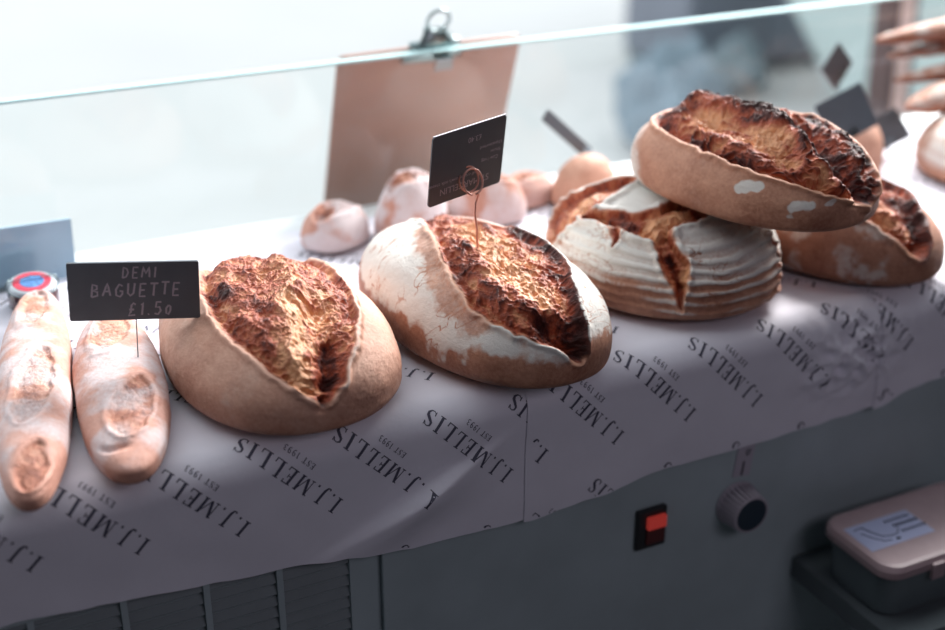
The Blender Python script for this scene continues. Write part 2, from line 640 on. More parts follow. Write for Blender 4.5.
# ------------------------------------------------------------------ glass screen
mg = bpy.data.materials.new('clear_glass')
mg.use_nodes = True
nt = mg.node_tree
for nd in list(nt.nodes):
    if nd.type != 'OUTPUT_MATERIAL': nt.nodes.remove(nd)
tr = nt.nodes.new('ShaderNodeBsdfTransparent'); tr.inputs[0].default_value = (0.975, 0.99, 0.985, 1)
gl = nt.nodes.new('ShaderNodeBsdfGlossy'); gl.inputs['Roughness'].default_value = 0.02
fr = nt.nodes.new('ShaderNodeFresnel'); fr.inputs[0].default_value = 1.45
mx = nt.nodes.new('ShaderNodeMixShader')
geo = nt.nodes.new('ShaderNodeNewGeometry')
front = nt.nodes.new('ShaderNodeMath'); front.operation = 'SUBTRACT'; front.inputs[0].default_value = 1.0
nt.links.new(geo.outputs['Backfacing'], front.inputs[1])
fm = nt.nodes.new('ShaderNodeMath'); fm.operation = 'MULTIPLY'
nt.links.new(fr.outputs[0], fm.inputs[0]); nt.links.new(front.outputs[0], fm.inputs[1])
nt.links.new(fm.outputs[0], mx.inputs[0]); nt.links.new(tr.outputs[0], mx.inputs[1]); nt.links.new(gl.outputs[0], mx.inputs[2])
nt.links.new(mx.outputs[0], nt.nodes['Material Output'].inputs[0])
gs = MB().box(-0.9, 2.4, 1.498, 1.510, 0.9035, 1.0975).build('glass_screen', mg)
tag(gs, 'clear glass screen standing along the back of the counter', 'glass screen')
M_EDGE = mat('green_glass_edge', srgb(176, 214, 216), 0.25)
e1 = MB().box(-0.9, 2.4, 1.4975, 1.5105, 1.0975, 1.1005).build('top_edge', M_EDGE, gs)
tag(e1, 'pale green polished top edge')

# ------------------------------------------------------------------ printed paper sheets
Y_FACE, R_E, Z_TOP, Y_BACK = 0.983, 0.030, 0.9, 1.475
ARC = R_E * math.pi / 2
T_FLAT = Y_BACK - (Y_FACE + R_E)
HEM_X = [-0.4, 0.04, 0.15, 0.25, 0.35, 0.42, 0.495, 0.56, 0.59, 0.635, 0.70, 0.761, 0.896, 1.0, 1.04, 1.11, 1.4]
HEM_Z = [0.800, 0.790, 0.782, 0.772, 0.764, 0.752, 0.750, 0.750, 0.752, 0.755, 0.765, 0.764, 0.766, 0.770, 0.784, 0.790, 0.79]


def pap(s, t, lift=0.0, sheet=0):
    """point of the paper; s along the counter, t from the back over the rounded edge and down"""
    s = np.asarray(s, float); t = np.asarray(t, float)
    a = np.clip((t - T_FLAT) / R_E, 0, math.pi / 2)
    flat = np.minimum(t, T_FLAT)
    down = np.maximum(t - T_FLAT - ARC, 0)
    y = Y_BACK - flat - R_E * np.sin(a)
    z = Z_TOP - R_E * (1 - np.cos(a)) - down
    ny, nz = -np.sin(a), np.cos(a)
    q = np.stack([s * 9, t * 9, np.full_like(s, 3.3 + sheet)], -1)
    w = fbm(q, 3)
    k = sstep(T_FLAT - 0.01, T_FLAT + 0.05, t)
    h = 0.0004 + 0.0012 * (1 - k) * np.clip(w + 0.1, 0, 1) + k * (0.0040 * (w + 0.35))
    # crumple by the right hand seam
    cr = np.exp(-(((s - 0.955) / 0.055) ** 2 + ((t - T_FLAT - ARC - 0.028) / 0.036) ** 2))
    r = 1 - np.abs(fbm(np.stack([s * 26 + t * 14, t * 32 - s * 10, s * 0 + 8.8], -1), 3)) * 3
    h = h + cr * np.clip(r, -0.2, 1) * 0.015
    # diagonal fold low on the left: from (0.36, low) up to (0.50, higher)
    dd = (down - 0.098) + (s - 0.34) * 0.42
    fold = np.exp(-((s - 0.42) / 0.065) ** 2) * k
    h = h + fold * 0.017 * np.exp(-(np.where(dd > 0, dd / 0.030, dd / 0.006)) ** 2)
    # gentle flare of the hem
    h = h + 0.05 * np.maximum(down - 0.05, 0) ** 1.4 * (1 + 2 * fbm(np.stack([s * 5, s * 0, s * 0 + 1.5], -1), 2))
    h = np.maximum(h, 0.0003) + lift
    return np.stack([s, y + ny * h, z + nz * h], -1)


def stroke_quads(path, w, step=0.11):
    """a polyline of letter space as short quads"""
    out = []
    P = [np.array(p, float) for p in path]
    Wd = w if isinstance(w, (list, tuple)) else [w] * len(P)
    pts, ws = [P[0]], [Wd[0]]
    for a, b, wa, wb in zip(P[:-1], P[1:], Wd[:-1], Wd[1:]):
        m = max(1, int(math.ceil(np.linalg.norm(b - a) / step)))
        for k in range(1, m + 1):
            pts.append(a + (b - a) * k / m); ws.append(wa + (wb - wa) * k / m)
    L_, R_ = [], []
    for i, p in enumerate(pts):
        a = pts[max(i - 1, 0)]; b = pts[min(i + 1, len(pts) - 1)]
        d = b - a; d /= max(np.linalg.norm(d), 1e-9)
        nrm = np.array([-d[1], d[0]])
        L_.append(p + nrm * ws[i] / 2); R_.append(p - nrm * ws[i] / 2)
    for i in range(len(pts) - 1):
        out.append([L_[i], R_[i], R_[i + 1], L_[i + 1]])
    return out


TK, TN = 0.17, 0.06
GL = {
    'I': (0.42, [([(.21, 0), (.21, 1)], TK), ([(.03, .03), (.39, .03)], TN), ([(.03, .97), (.39, .97)], TN)]),
    'J': (0.52, [([(.32, 1), (.32, .15), (.25, -.08), (.10, -.12), (.05, -.02)], [TK, TK, .12, TN, .14]), ([(.14, .97), (.50, .97)], TN)]),
    '.': (0.26, [([(.07, .07), (.20, .07)], .14)]),
    'M': (1.08, [([(.15, 0), (.15, 1)], TN), ([(.15, 1), (.53, .05)], TK), ([(.53, .05), (.90, 1)], TN), ([(.90, 0), (.90, 1)], TK),
                 ([(.02, .03), (.28, .03)], TN), ([(.74, .03), (1.05, .03)], TN), ([(.02, .97), (.18, .97)], TN), ([(.88, .97), (1.05, .97)], TN)]),
    'E': (0.72, [([(.20, 0), (.20, 1)], TK), ([(.03, .03), (.64, .03)], TN), ([(.03, .97), (.60, .97)], TN), ([(.2, .52), (.47, .52)], TN),
                 ([(.62, .0), (.66, .24)], .07), ([(.60, 1.0), (.61, .78)], .07), ([(.46, .40), (.46, .64)], .06)]),
    'L': (0.68, [([(.20, 0), (.20, 1)], TK), ([(.03, .03), (.62, .03)], TN), ([(.03, .97), (.38, .97)], TN), ([(.60, .0), (.64, .28)], .07)]),
    'S': (0.60, [([(.48, .78), (.40, .95), (.24, .98), (.10, .88), (.10, .70), (.28, .54), (.45, .38), (.48, .2), (.36, .04), (.20, .01), (.08, .10), (.06, .24)],
                  [.06, .06, .06, .10, .14, .18, .18, .14, .08, .06, .06, .07]), ([(.49, .76), (.49, 1.0)], .05), ([(.06, .0), (.06, .26)], .05)]),
    'T': (0.66, [([(.33, 0), (.33, 1)], TK), ([(.03, .96), (.63, .96)], TN), ([(.03, .76), (.04, 1)], .06), ([(.63, .76), (.62, 1)], .06), ([(.2, .03), (.46, .03)], TN)]),
    '1': (0.40, [([(.2, 0), (.2, 1), (.06, .84)], .14)]),
    '9': (0.60, [([(.50, .70), (.40, .48), (.2, .48), (.08, .70), (.2, .96), (.4, .96), (.50, .72), (.48, .3), (.3, .02), (.1, .06)], .12)]),
    '3': (0.56, [([(.08, .86), (.24, .98), (.42, .86), (.38, .60), (.2, .52), (.42, .42), (.46, .16), (.26, .0), (.06, .12)], .12)]),
    ' ': (0.4, []),
}


def text_quads(txt, cap):
    x, out = 0.0, []
    for ch in txt:
        adv, sts = GL[ch]
        for pth, w in sts:
            for qd in stroke_quads(pth, w):
                out.append([(p * cap + np.array([x * cap, 0])) for p in qd])
        x += adv + 0.20
    return out, x * cap


M_PAPER = mat('white_printed_paper', srgb(228, 226, 236), 0.62, noise=0.015, nscale=30, bump=0.00025, bscale=160, spec=0.25)
M_PRINT = mat('grey_black_print', srgb(78, 77, 94), 0.7)
MAIN, mw = text_quads('I.J.MELLIS', 0.0165)
SMALL, sw_ = text_quads('EST 1993', 0.0058)
ANG = math.radians(46)


def paper_sheet(s0, s1, lift, sheet, label, left_cut=0.0):
    ns, ntt = int((s1 - s0) / 0.0032), 190
    ss = np.linspace(s0, s1, ns)
    hem = T_FLAT + ARC + (Z_TOP - R_E) - np.interp(ss, HEM_X, HEM_Z) + fbm(np.stack([ss * 22, ss * 0 + sheet, ss * 0], -1), 2) * 0.004 + sheet * 0.0015
    tt = np.linspace(0, 1, ntt)
    Sg = np.repeat(ss[:, None], ntt, 1)
    Tg = hem[:, None] * tt[None, :]
    # seams are not perfectly straight
    Sg = Sg + (Tg - 0.4) * left_cut * ((s1 - Sg) / (s1 - s0))
    P = pap(Sg.ravel(), Tg.ravel(), lift, 0)
    i, j = np.meshgrid(np.arange(ns - 1), np.arange(ntt - 1), indexing='ij')
    a = (i * ntt + j).ravel()
    F = np.stack([a, a + ntt, a + ntt + 1, a + 1], -1)[:, ::-1]
    mb = MB()
    mb.v = [tuple(p) for p in P]
    mb.f = [list(map(int, f)) for f in F]
    mb.m = [0] * len(F)
    # print, upside down to the shopkeeper
    dvec = np.array([-math.cos(ANG), -math.sin(ANG)])          # reading direction in (s, t)
    uvec = np.array([-math.sin(ANG), math.cos(ANG)])         # up of the letters
    V, FF = [], []
    for row in range(-1, 6):
        for k in range(-10, 22):
            if sheet == 0:
                start = np.array([0.531 - 0.0897 * k + row * 0.036, T_FLAT + ARC + 0.060 - row * 0.136])
                start[1] += 0.075 * (start[0] - row * 0.036 - 0.531)
            else:
                start = np.array([0.924 - 0.0885 * k + row * 0.036 + (0.03 if sheet == 2 else 0), T_FLAT + ARC + 0.047 - row * 0.136 - (0.02 if sheet == 2 else 0)])
            start[1] += 0.003 * math.sin(k * 2.3)
            for quads, o0, sc in ((MAIN, (0, 0), 1), (SMALL, (0.050, -0.0135), 1)):
                for qd in quads:
                    st = [start + dvec * (p[0] + o0[0]) + uvec * (p[1] + o0[1]) for p in qd]
                    cs, ct = st[0]
                    if not (s0 + 0.002 < min(p[0] for p in st) and max(p[0] for p in st) < s1 - 0.002): continue
                    hm = np.interp(cs, ss, hem) - 0.0015
                    if max(p[1] for p in st) > hm or min(p[1] for p in st) < 0.004: continue
                    FF.append([len(V) + m_ for m_ in range(4)])
                    V += st
    if V:
        V = np.array(V)
        PV = pap(V[:, 0], V[:, 1], lift + 0.00028, 0)
        k0 = len(mb.v)
        mb.v += [tuple(p) for p in PV]
        mb.f += [[k0 + c for c in f] for f in FF]
        mb.m += [1] * len(FF)
    o = mb.build('paper_sheet', [M_PAPER, M_PRINT], smooth=True)
    tag(o, label, 'paper', None)
    return o


paper_sheet(-0.6, 0.575, 0.0, 0, 'white printed paper covering the counter under the baguettes and first loaf')
paper_sheet(0.548, 1.02, 0.0013, 1, 'white printed paper sheet hanging over the counter above the dial', -0.03)
paper_sheet(0.985, 1.75, 0.0026, 2, 'white printed paper sheet at the far right end of the counter', 0.05)

# ------------------------------------------------------------------ the loaves
L1P = [0.3372, 1.112, 0.1507, 0.1074, 0.0655, -1.5411]
L2P = [0.5586, 1.1128, 0.1723, 0.101, 0.0735, -1.4437]
L3P = [0.8016, 1.1411, 0.1223, 0.142, 0.0827, 0.1483]
L4P = [0.8656, 1.0753, 0.1467, 0.0977, 0.0612, -1.3543]
L5P = [1.0205, 1.1000, 0.1250, 0.0830, 0.0646, -1.1241]
ZP = 0.9015

# first bloomer, plain brown crust
o = loaf('bread_loaf', L1P, M_TAN, ZP, seed=1,
         opens=[dict(poly=[(-0.85, 0.02), (-0.6, -0.2), (-0.264, -0.30), (-0.1, -0.37), (0.127, -0.402), (0.301, -0.385), (0.463, -0.356), (0.589, -0.32), (0.745, -0.249), (0.857, -0.159), (0.949, -0.11), (0.91, -0.016), (0.861, 0.038), (0.771, 0.088), (0.55, 0.211), (0.413, 0.278), (0.247, 0.359), (0.074, 0.4), (-0.2, 0.42), (-0.6, 0.28)],
                     bulge=0.009, step=0.005, width=0.022, lip=0.003, rough=0.007, contrast=0.8, tone=-0.03)],
         feats=[dict(pts=[(-0.2, 0.12), (-0.007, 0.091), (0.181, -0.014), (0.382, -0.092), (0.575, -0.149), (0.731, -0.196)], w=0.008, amp=0.008, tone=-0.1),
                dict(pts=[(0.168, 0.02), (0.366, -0.06), (0.51, -0.11), (0.70, -0.15)], w=0.005, amp=-0.004, tone=-0.40),
                dict(pts=[(0.214, 0.118), (0.423, 0.052), (0.613, 0.005), (0.80, -0.03)], w=(0.010, 0.013, 0.015, 0.008), amp=-0.011, tone=-0.05),
                dict(pts=[(0.45, 0.09), (0.60, 0.045), (0.79, -0.01)], w=(0.004, 0.008, 0.007), amp=-0.009, tone=0.55),
                dict(pts=[(0.93, -0.105), (0.879, -0.08)], w=0.006, amp=-0.008, tone=0.5, open=1),
                dict(pts=[(-0.1, -0.27), (0.03, -0.2), (0.186, -0.151)], w=0.009, amp=0.001, tone=0.28),
                dict(pts=[(-0.3, 0.42), (-0.011, 0.40), (0.224, 0.335), (0.548, 0.18), (0.802, 0.055)], w=0.006, amp=0.006, tone=0.1, dust=0.38)],  # flour dust on this ear also imitates its greyish lilac sheen
         flour=lambda q, g, th, ph, off: 0.42 * sstep(0.0, 0.5, fbm((g + off) * 22, 3) + 0.1) * sstep(0.5, 1.3, th) * (q[:, 1] > -0.2) * sstep(0.1, -0.1, g[:, 1] - 0.0) * 0.5 + 0.12 * sstep(-0.1, 0.5, fbm((g + off) * 35, 3)),
         tone=lambda q, g, th, ph, off: 0.35 * sstep(1.1, 1.75, th) + 0.25 * fbm((g + off) * 16, 3))
tag(o, 'plain tan bloomer loaf with a wide torn top, beside the baguettes', 'bread')


# second bloomer, floured flanks
def fl2(q, g, th, ph, off):
    n = fbm((g + off) * 16, 4)
    n2 = fbm((g + off) * 60, 3)
    band = sstep(1.58, 1.30, th + n * 0.55 + n2 * 0.22)
    # bare strip against the cut on the left flank
    left = q[:, 1] < 0
    d, t = seg_dist(q, np.array([(-0.17, -0.16), (-0.02, -0.31), (0.10, -0.42), (0.287, -0.53), (0.45, -0.53)]) * np.array([L2P[2] * 1.1, L2P[3] * 1.1]))
    bare = sstep(0.022, 0.008, d + n2 * 0.012) * 0.75
    f = band * (1 - bare)
    endb = sstep(0.155, 0.185, q[:, 0] + n * 0.02)
    f = f * (1 - 0.75 * endb)
    # cracks in the flour, running downhill
    qq = np.stack([q[:, 0] * 120, q[:, 1] * 38, q[:, 0] * 0 + 3], -1) + n[:, None] * 2.0
    ck = np.abs(perlin(qq))
    crack = sstep(0.10, 0.02, ck) * sstep(-0.05, 0.3, fbm((g + off) * 18 + 40, 2) + 0.12) * sstep(0.25, 0.6, band)
    return f * 1.0 * (1 - 0.85 * crack)


o = loaf('bread_loaf', L2P, M_BROWN, ZP, seed=2, NT=340, NP=700,
         opens=[dict(poly=[(-0.75, 0.10), (-0.45, -0.02), (-0.167, -0.15), (-0.029, -0.271), (0.1, -0.36), (0.287, -0.459), (0.386, -0.476), (0.472, -0.456), (0.646, -0.365), (0.774, -0.237), (0.874, -0.146), (0.986, -0.017), (0.933, 0.041), (0.86, 0.053), (0.745, 0.059), (0.631, 0.089), (0.412, 0.192), (0.301, 0.281), (0.222, 0.306), (0.069, 0.352), (-0.2, 0.36), (-0.5, 0.28)],
                     bulge=0.008, step=0.005, width=0.024, lip=0.0032, rough=0.009, contrast=1.0, tone=0.08)],
         feats=[dict(pts=[(-0.2, 0.05), (0.022, -0.009), (0.116, -0.058), (0.215, -0.094), (0.366, -0.112), (0.52, -0.125)], w=(0.005, 0.006, 0.007, 0.007, 0.005), amp=-0.005, tone=-0.85),
                dict(pts=[(0.05, 0.08), (0.22, 0.04), (0.40, 0.0), (0.55, -0.03)], w=0.014, amp=-0.004, tone=-0.35),
                dict(pts=[(0.0, -0.16), (0.2, -0.24), (0.4, -0.27), (0.56, -0.24)], w=0.016, amp=0.006, tone=0.05),
                dict(pts=[(0.60, -0.20), (0.677, -0.145), (0.759, -0.105), (0.92, -0.04)], w=(0.008, 0.011, 0.011, 0.007), amp=-0.016, tone=0.35),
                dict(pts=[(0.60, -0.30), (0.75, -0.22), (0.90, -0.12)], w=0.006, amp=0.004, tone=-0.12),
                dict(pts=[(-0.1, 0.33), (0.12, 0.335), (0.279, 0.265), (0.42, 0.175), (0.52, 0.13), (0.707, 0.062), (0.90, 0.03)], w=(0.005, 0.006, 0.008, 0.008, 0.007, 0.006), amp=0.006, tone=0.36, open=1)],
         flour=fl2,
         tone=lambda q, g, th, ph, off: 0.15 + 0.3 * fbm((g + off) * 20, 3) + 0.2 * sstep(1.2, 1.6, th))
tag(o, 'white floured bloomer loaf with glossy torn top holding the upright sign', 'bread')


# round banneton loaf
def ring3(q, g, th, ph, off, op):
    n = fbm((g + off) * 16, 3)
    k = sstep(0.45, 0.95, th)
    # rings lie nearly level round the loaf
    s = (g[:, 2] + 0.006 * n) / 0.0108
    f = np.abs((s % 1.0) - 0.5) * 2
    ridge = sstep(0.25, 0.85, f)
    rightside = sstep(-0.05, 0.03, q[:, 0] * 0.8 - q[:, 1] * 0.1 + 0.045)
    amt = k * (0.45 + 0.55 * rightside)
    low = sstep(1.15, 1.5, th)
    dh = (ridge - 0.5) * 0.0030 * amt * (1 - op)
    qq = np.stack([q[:, 0] * 70, q[:, 1] * 70, g[:, 2] * 70], -1) + n[:, None] * 1.5
    ck = np.minimum(np.abs(perlin(qq)), np.abs(perlin(qq * 1.3 + 50)))
    crack = sstep(0.06, 0.01, ck) * sstep(-0.15, 0.25, fbm((g + off) * 20 + 9, 2)) * sstep(0.5, 0.8, th)
    dfl = -0.80 * (1 - ridge) * amt * (0.45 + 0.55 * low + 0.4 * n) - 0.25 * low - 0.95 * crack * (1 - 0.5 * low)
    dh = dh - crack * 0.0008
    return dh, dfl


L3A = [(-0.62, 0.60), (-0.574, 0.62), (-0.492, 0.63), (-0.396, 0.61), (-0.352, 0.50), (-0.261, 0.42), (-0.163, 0.30), (-0.027, 0.22), (-0.02, 0.13), (-0.139, 0.105), (-0.255, 0.11), (-0.352, 0.125), (-0.49, 0.131), (-0.581, 0.178), (-0.675, 0.246), (-0.791, 0.304), (-0.87, 0.36), (-0.80, 0.48)]
L3B = [(-0.452, 0.143), (-0.377, 0.033), (-0.34, -0.082), (-0.273, -0.148), (-0.158, -0.153), (-0.055, -0.143), (0.031, -0.20), (0.25, -0.22), (0.3, -0.33), (0.051, -0.34), (-0.054, -0.34), (-0.164, -0.336), (-0.256, -0.328), (-0.339, -0.358), (-0.426, -0.371), (-0.461, -0.283), (-0.487, -0.187), (-0.504, -0.116), (-0.502, -0.022), (-0.51, 0.06), (-0.56, 0.16)]
L3C = [(-0.44, -0.34), (-0.347, -0.32), (-0.294, -0.321), (-0.32, -0.388), (-0.35, -0.456), (-0.381, -0.586), (-0.436, -0.659), (-0.50, -0.72), (-0.57, -0.78), (-0.625, -0.83), (-0.613, -0.717), (-0.579, -0.632), (-0.534, -0.515), (-0.491, -0.435)]
L3D = [(-0.49, -0.07), (-0.50, -0.15), (-0.56, -0.19), (-0.66, -0.205), (-0.56, -0.14)]
L3E = [(0.36, -0.50), (0.45, -0.62), (0.51, -0.75), (0.50, -0.90), (0.42, -0.95), (0.40, -0.81), (0.36, -0.66)]
o = loaf('bread_loaf', L3P, M_BROWN, ZP, n=2.0, seed=3, NT=360, NP=760,
         opens=[dict(poly=L3A, bulge=0.004, step=0.010, width=0.02, lip=0.0045, rough=0.006, contrast=0.7, tone=-0.06),
                dict(poly=L3B, bulge=0.007, step=0.009, width=0.016, lip=0.0040, rough=0.008, contrast=0.9, tone=0.0),
                dict(poly=L3C, bulge=0.0, step=0.010, width=0.02, lip=0.0035, rough=0.006, contrast=0.6, tone=-0.02),
                dict(poly=L3D, bulge=0.0, step=0.006, width=0.02, lip=0.002, rough=0.004, contrast=0.6, tone=0.1),
                dict(poly=L3E, bulge=0.0, step=0.008, width=0.02, lip=0.003, rough=0.006, contrast=0.8, tone=0.15)],
         feats=[dict(pts=[(-0.40, -0.27), (-0.30, -0.23), (-0.18, -0.25)], w=0.010, amp=0.004, tone=-0.5),
                dict(pts=[(-0.47, -0.02), (-0.43, -0.12), (-0.40, -0.2)], w=0.006, amp=-0.003, tone=0.3),
                dict(pts=[(-0.20, -0.20), (-0.05, -0.22), (0.15, -0.27)], w=0.008, amp=0.002, tone=0.3),
                dict(pts=[(-0.73, 0.33), (-0.56, 0.30), (-0.40, 0.30), (-0.25, 0.26)], w=0.007, amp=0.002, tone=-0.35),
                dict(pts=[(-0.62, 0.50), (-0.45, 0.50), (-0.30, 0.40), (-0.1, 0.22)], w=0.008, amp=0.003, tone=0.25),
                dict(pts=[(-0.45, -0.47), (-0.50, -0.60), (-0.57, -0.72)], w=0.004, amp=-0.007, tone=0.35),
                dict(pts=[(-0.43, -0.60), (-0.52, -0.71)], w=0.005, amp=0.001, tone=-0.3)],
         flour=lambda q, g, th, ph, off: 0.97 * sstep(1.9, 1.3, th + 0.3 * fbm((g + off) * 18, 3)) + 0.0,
         extra=ring3,
         tone=lambda q, g, th, ph, off: 0.25 + 0.25 * fbm((g + off) * 20, 3))
tag(o, 'round floured loaf with ring marks and crossed cuts under the top loaf', 'bread')

# loaf lying on top of two others
o = loaf('bread_loaf', L4P, M_BROWN, 1.012, seed=4, NT=340, NP=700,
         opens=[dict(poly=[(-0.44, -0.40), (-0.243, -0.51), (-0.095, -0.567), (0.095, -0.601), (0.258, -0.593), (0.407, -0.55), (0.545, -0.482), (0.638, -0.415), (0.741, -0.338), (0.854, -0.237), (0.965, -0.059), (0.99, 0.10), (0.93, 0.205), (0.828, 0.26), (0.7, 0.32), (0.5, 0.40), (0.2, 0.42), (-0.2, 0.36), (-0.5, 0.15), (-0.58, -0.15)],
                     bulge=0.011, step=0.005, width=0.024, lip=0.0035, rough=0.011, contrast=1.2, tone=0.20)],
         feats=[dict(pts=[(-0.3, -0.10), (-0.117, -0.066), (0.021, -0.048), (0.205, -0.081), (0.415, -0.198), (0.626, -0.24), (0.86, -0.18)], w=0.008, amp=0.011, tone=-0.02),
                dict(pts=[(-0.35, -0.05), (-0.117, -0.02), (0.05, 0.0), (0.205, -0.03), (0.415, -0.14)], w=0.007, amp=0.005, tone=0.45),
                dict(pts=[(0.20, 0.12), (0.45, 0.04), (0.626, -0.02), (0.88, 0.0)], w=(0.012, 0.018, 0.022, 0.014), amp=-0.026, tone=0.30),
                dict(pts=[(-0.22, -0.19), (-0.05, -0.24), (0.10, -0.25), (0.27, -0.31), (0.40, -0.35)], w=(0.010, 0.013, 0.013, 0.008), amp=-0.010, tone=-0.5),
                dict(pts=[(0.1, 0.38), (0.4, 0.33), (0.7, 0.26), (0.88, 0.20), (0.97, 0.06)], w=0.007, amp=0.006, tone=0.3),
                dict(pts=[(0.352, -0.755), (0.414, -0.689)], w=0.0075, dust=0.9),
                dict(pts=[(0.69, -0.643), (0.753, -0.527)], w=0.0070, dust=0.85),
                dict(pts=[(0.808, -0.385), (0.814, -0.362)], w=0.0045, dust=0.6)],
         flour=lambda q, g, th, ph, off: 0.16 * sstep(0.0, 0.5, fbm((g + off) * 30, 3)) + 0.75 * sstep(-0.07, -0.13, q[:, 0] + 0.03 * fbm((g + off) * 25, 3)) * sstep(0.7, 1.0, th) * sstep(0.04, -0.03, q[:, 1]),
         tone=lambda q, g, th, ph, off: 0.10 + 0.25 * fbm((g + off) * 18, 3) + 0.25 * sstep(1.3, 1.7, th))
tag(o, 'dark torn crust loaf with white flour spots lying on top of two loaves', 'bread')

# loaf underneath at the right
o = loaf('bread_loaf', L5P, M_BROWN, ZP, seed=5,
         opens=[dict(poly=[(-0.7, -0.1), (-0.35, -0.38), (0.0, -0.43), (0.236, -0.444), (0.313, -0.423), (0.483, -0.458), (0.631, -0.467), (0.788, -0.446), (0.835, -0.38), (0.72, -0.22), (0.62, -0.09), (0.50, 0.03), (0.42, 0.14), (0.30, 0.24), (0.208, 0.30), (0.084, 0.34), (-0.3, 0.3), (-0.6, 0.15)],
                     bulge=0.008, step=0.005, width=0.022, lip=0.0032, rough=0.009, contrast=1.0, tone=0.12)],
         feats=[dict(pts=[(0.30, 0.02), (0.445, -0.08), (0.575, -0.20), (0.714, -0.34)], w=(0.010, 0.012, 0.010, 0.006), amp=-0.011, tone=0.25),
                dict(pts=[(0.2, -0.2), (0.4, -0.28), (0.6, -0.35)], w=0.010, amp=0.004, tone=-0.3),
                dict(pts=[(0.1, 0.32), (0.30, 0.23), (0.42, 0.13), (0.50, 0.03), (0.62, -0.09), (0.74, -0.24), (0.83, -0.38)], w=0.006, amp=0.006, tone=0.22, open=1)],
         flour=lambda q, g, th, ph, off: 0.55 * sstep(-0.15, 0.35, fbm((g + off) * 26, 4)) * sstep(0.03, -0.03, q[:, 1] + 0.03) * sstep(0.10, 0.03, q[:, 0] - 0.05) + 0.18 * sstep(0.1, 0.5, fbm((g + off) * 40, 3)),
         tone=lambda q, g, th, ph, off: 0.2 + 0.3 * fbm((g + off) * 18, 3) + 0.2 * sstep(1.2, 1.6, th))
tag(o, 'brown bloomer loaf at the right end, partly beneath the top loaf', 'bread')


# two demi baguettes
def flb(q, g, th, ph, off):
    return (0.48 * sstep(-0.30, 0.35, fbm((g + off) * 24, 3)) + 0.16) * sstep(0.19, 0.12, q[:, 0] + 0.03 * fbm((g + off) * 30, 2))


def score(a, b, w=0.010, t=-0.2):
    return dict(rim=0.1, dusted=0.85, poly=[(a[0] - 0.0, a[1]), ((a[0] * .7 + b[0] * .3) - 0.04, a[1] * .7 + b[1] * .3 - 0.28), ((a[0] * .3 + b[0] * .7) - 0.04, a[1] * .3 + b[1] * .7 - 0.28), b,
                      ((a[0] * .3 + b[0] * .7) + 0.05, a[1] * .3 + b[1] * .7 + 0.28), ((a[0] * .7 + b[0] * .3) + 0.05, a[1] * .7 + b[1] * .3 + 0.28)],
                bulge=0.001, step=0.002, width=0.012, lip=0.0016, rough=0.004, contrast=0.7, tone=t + 0.1)


o = loaf('baguette', [0.115, 1.1579, 0.2108, 0.0340, 0.0224, -1.7579], M_PALE, ZP, Hb=0.02, seed=6, torn=0.35, NT=220, NP=420, rough_amp=0.8,
         opens=[score((-0.75, 0.1), (-0.22, -0.15)), score((-0.12, 0.28), (0.36, -0.2), t=-0.1), score((0.42, 0.2), (0.88, -0.1), t=-0.05)], flour=flb)
tag(o, 'pale floured demi baguette nearest the left edge', 'baguette')
o = loaf('baguette', [0.1846, 1.1181, 0.1641, 0.0415, 0.0207, -1.725], M_PALE, ZP, Hb=0.02, seed=7, torn=0.35, NT=220, NP=420, rough_amp=0.8,
         opens=[score((-0.70, 0.2), (-0.08, -0.2)), score((0.05, 0.35), (0.55, -0.1), t=-0.05)], flour=flb,
         feats=[dict(pts=[(0.62, -0.35), (0.60, -0.1)], w=0.006, amp=-0.004, tone=0.3)])
tag(o, 'pale floured demi baguette lying against the plain bloomer', 'baguette')


# small floured rolls behind, against the glass
def roll(P, m, seed, label, fl=0.8, z0=ZP, cut=True, name='bread_roll', cat='bread roll', group=None):
    ops = [dict(poly=[(-0.6, 0.0), (-0.2, -0.28), (0.3, -0.25), (0.65, 0.02), (0.3, 0.24), (-0.2, 0.26)], dusted=0.7, bulge=0.002, step=0.003, width=0.012, lip=0.002, rough=0.004, contrast=0.8, tone=0.15)] if cut else []
    o = loaf(name, P, m, z0, Hb=0.012, seed=seed, NT=90, NP=180, opens=ops,
             flour=lambda q, g, th, ph, off: fl * sstep(-0.3, 0.2, fbm((g + off) * 22, 3)))
    tag(o, label, cat, group)
    return o


roll([0.606, 1.395, 0.048, 0.040, 0.072, 0.3], M_PALE, 11, 'tall floured roll behind the signed loaf, in front of the clipboard', 0.9)
roll([0.512, 1.412, 0.047, 0.036, 0.036, 0.5], M_PALE, 12, 'low floured roll at the foot of the clipboard, left of the taller roll', 0.9)
roll([0.712, 1.402, 0.052, 0.038, 0.050, -0.2], M_PALE, 13, 'pinkish roll behind the small upright sign', 0.6)
roll([0.790, 1.435, 0.042, 0.030, 0.028, 0.4], M_PALE, 14, 'small pink roll showing beyond the ring marked round loaf', 0.35)
roll([0.858, 1.400, 0.046, 0.036, 0.054, 0.2], M_TAN, 15, 'small bare brown roll behind the round loaf with a dark card', 0.0, cut=False)
roll([1.262, 1.345, 0.055, 0.04, 0.070, 0.9], M_TAN, 16, 'brown roll behind the top loaf under the black cards', 0.05, cut=False)

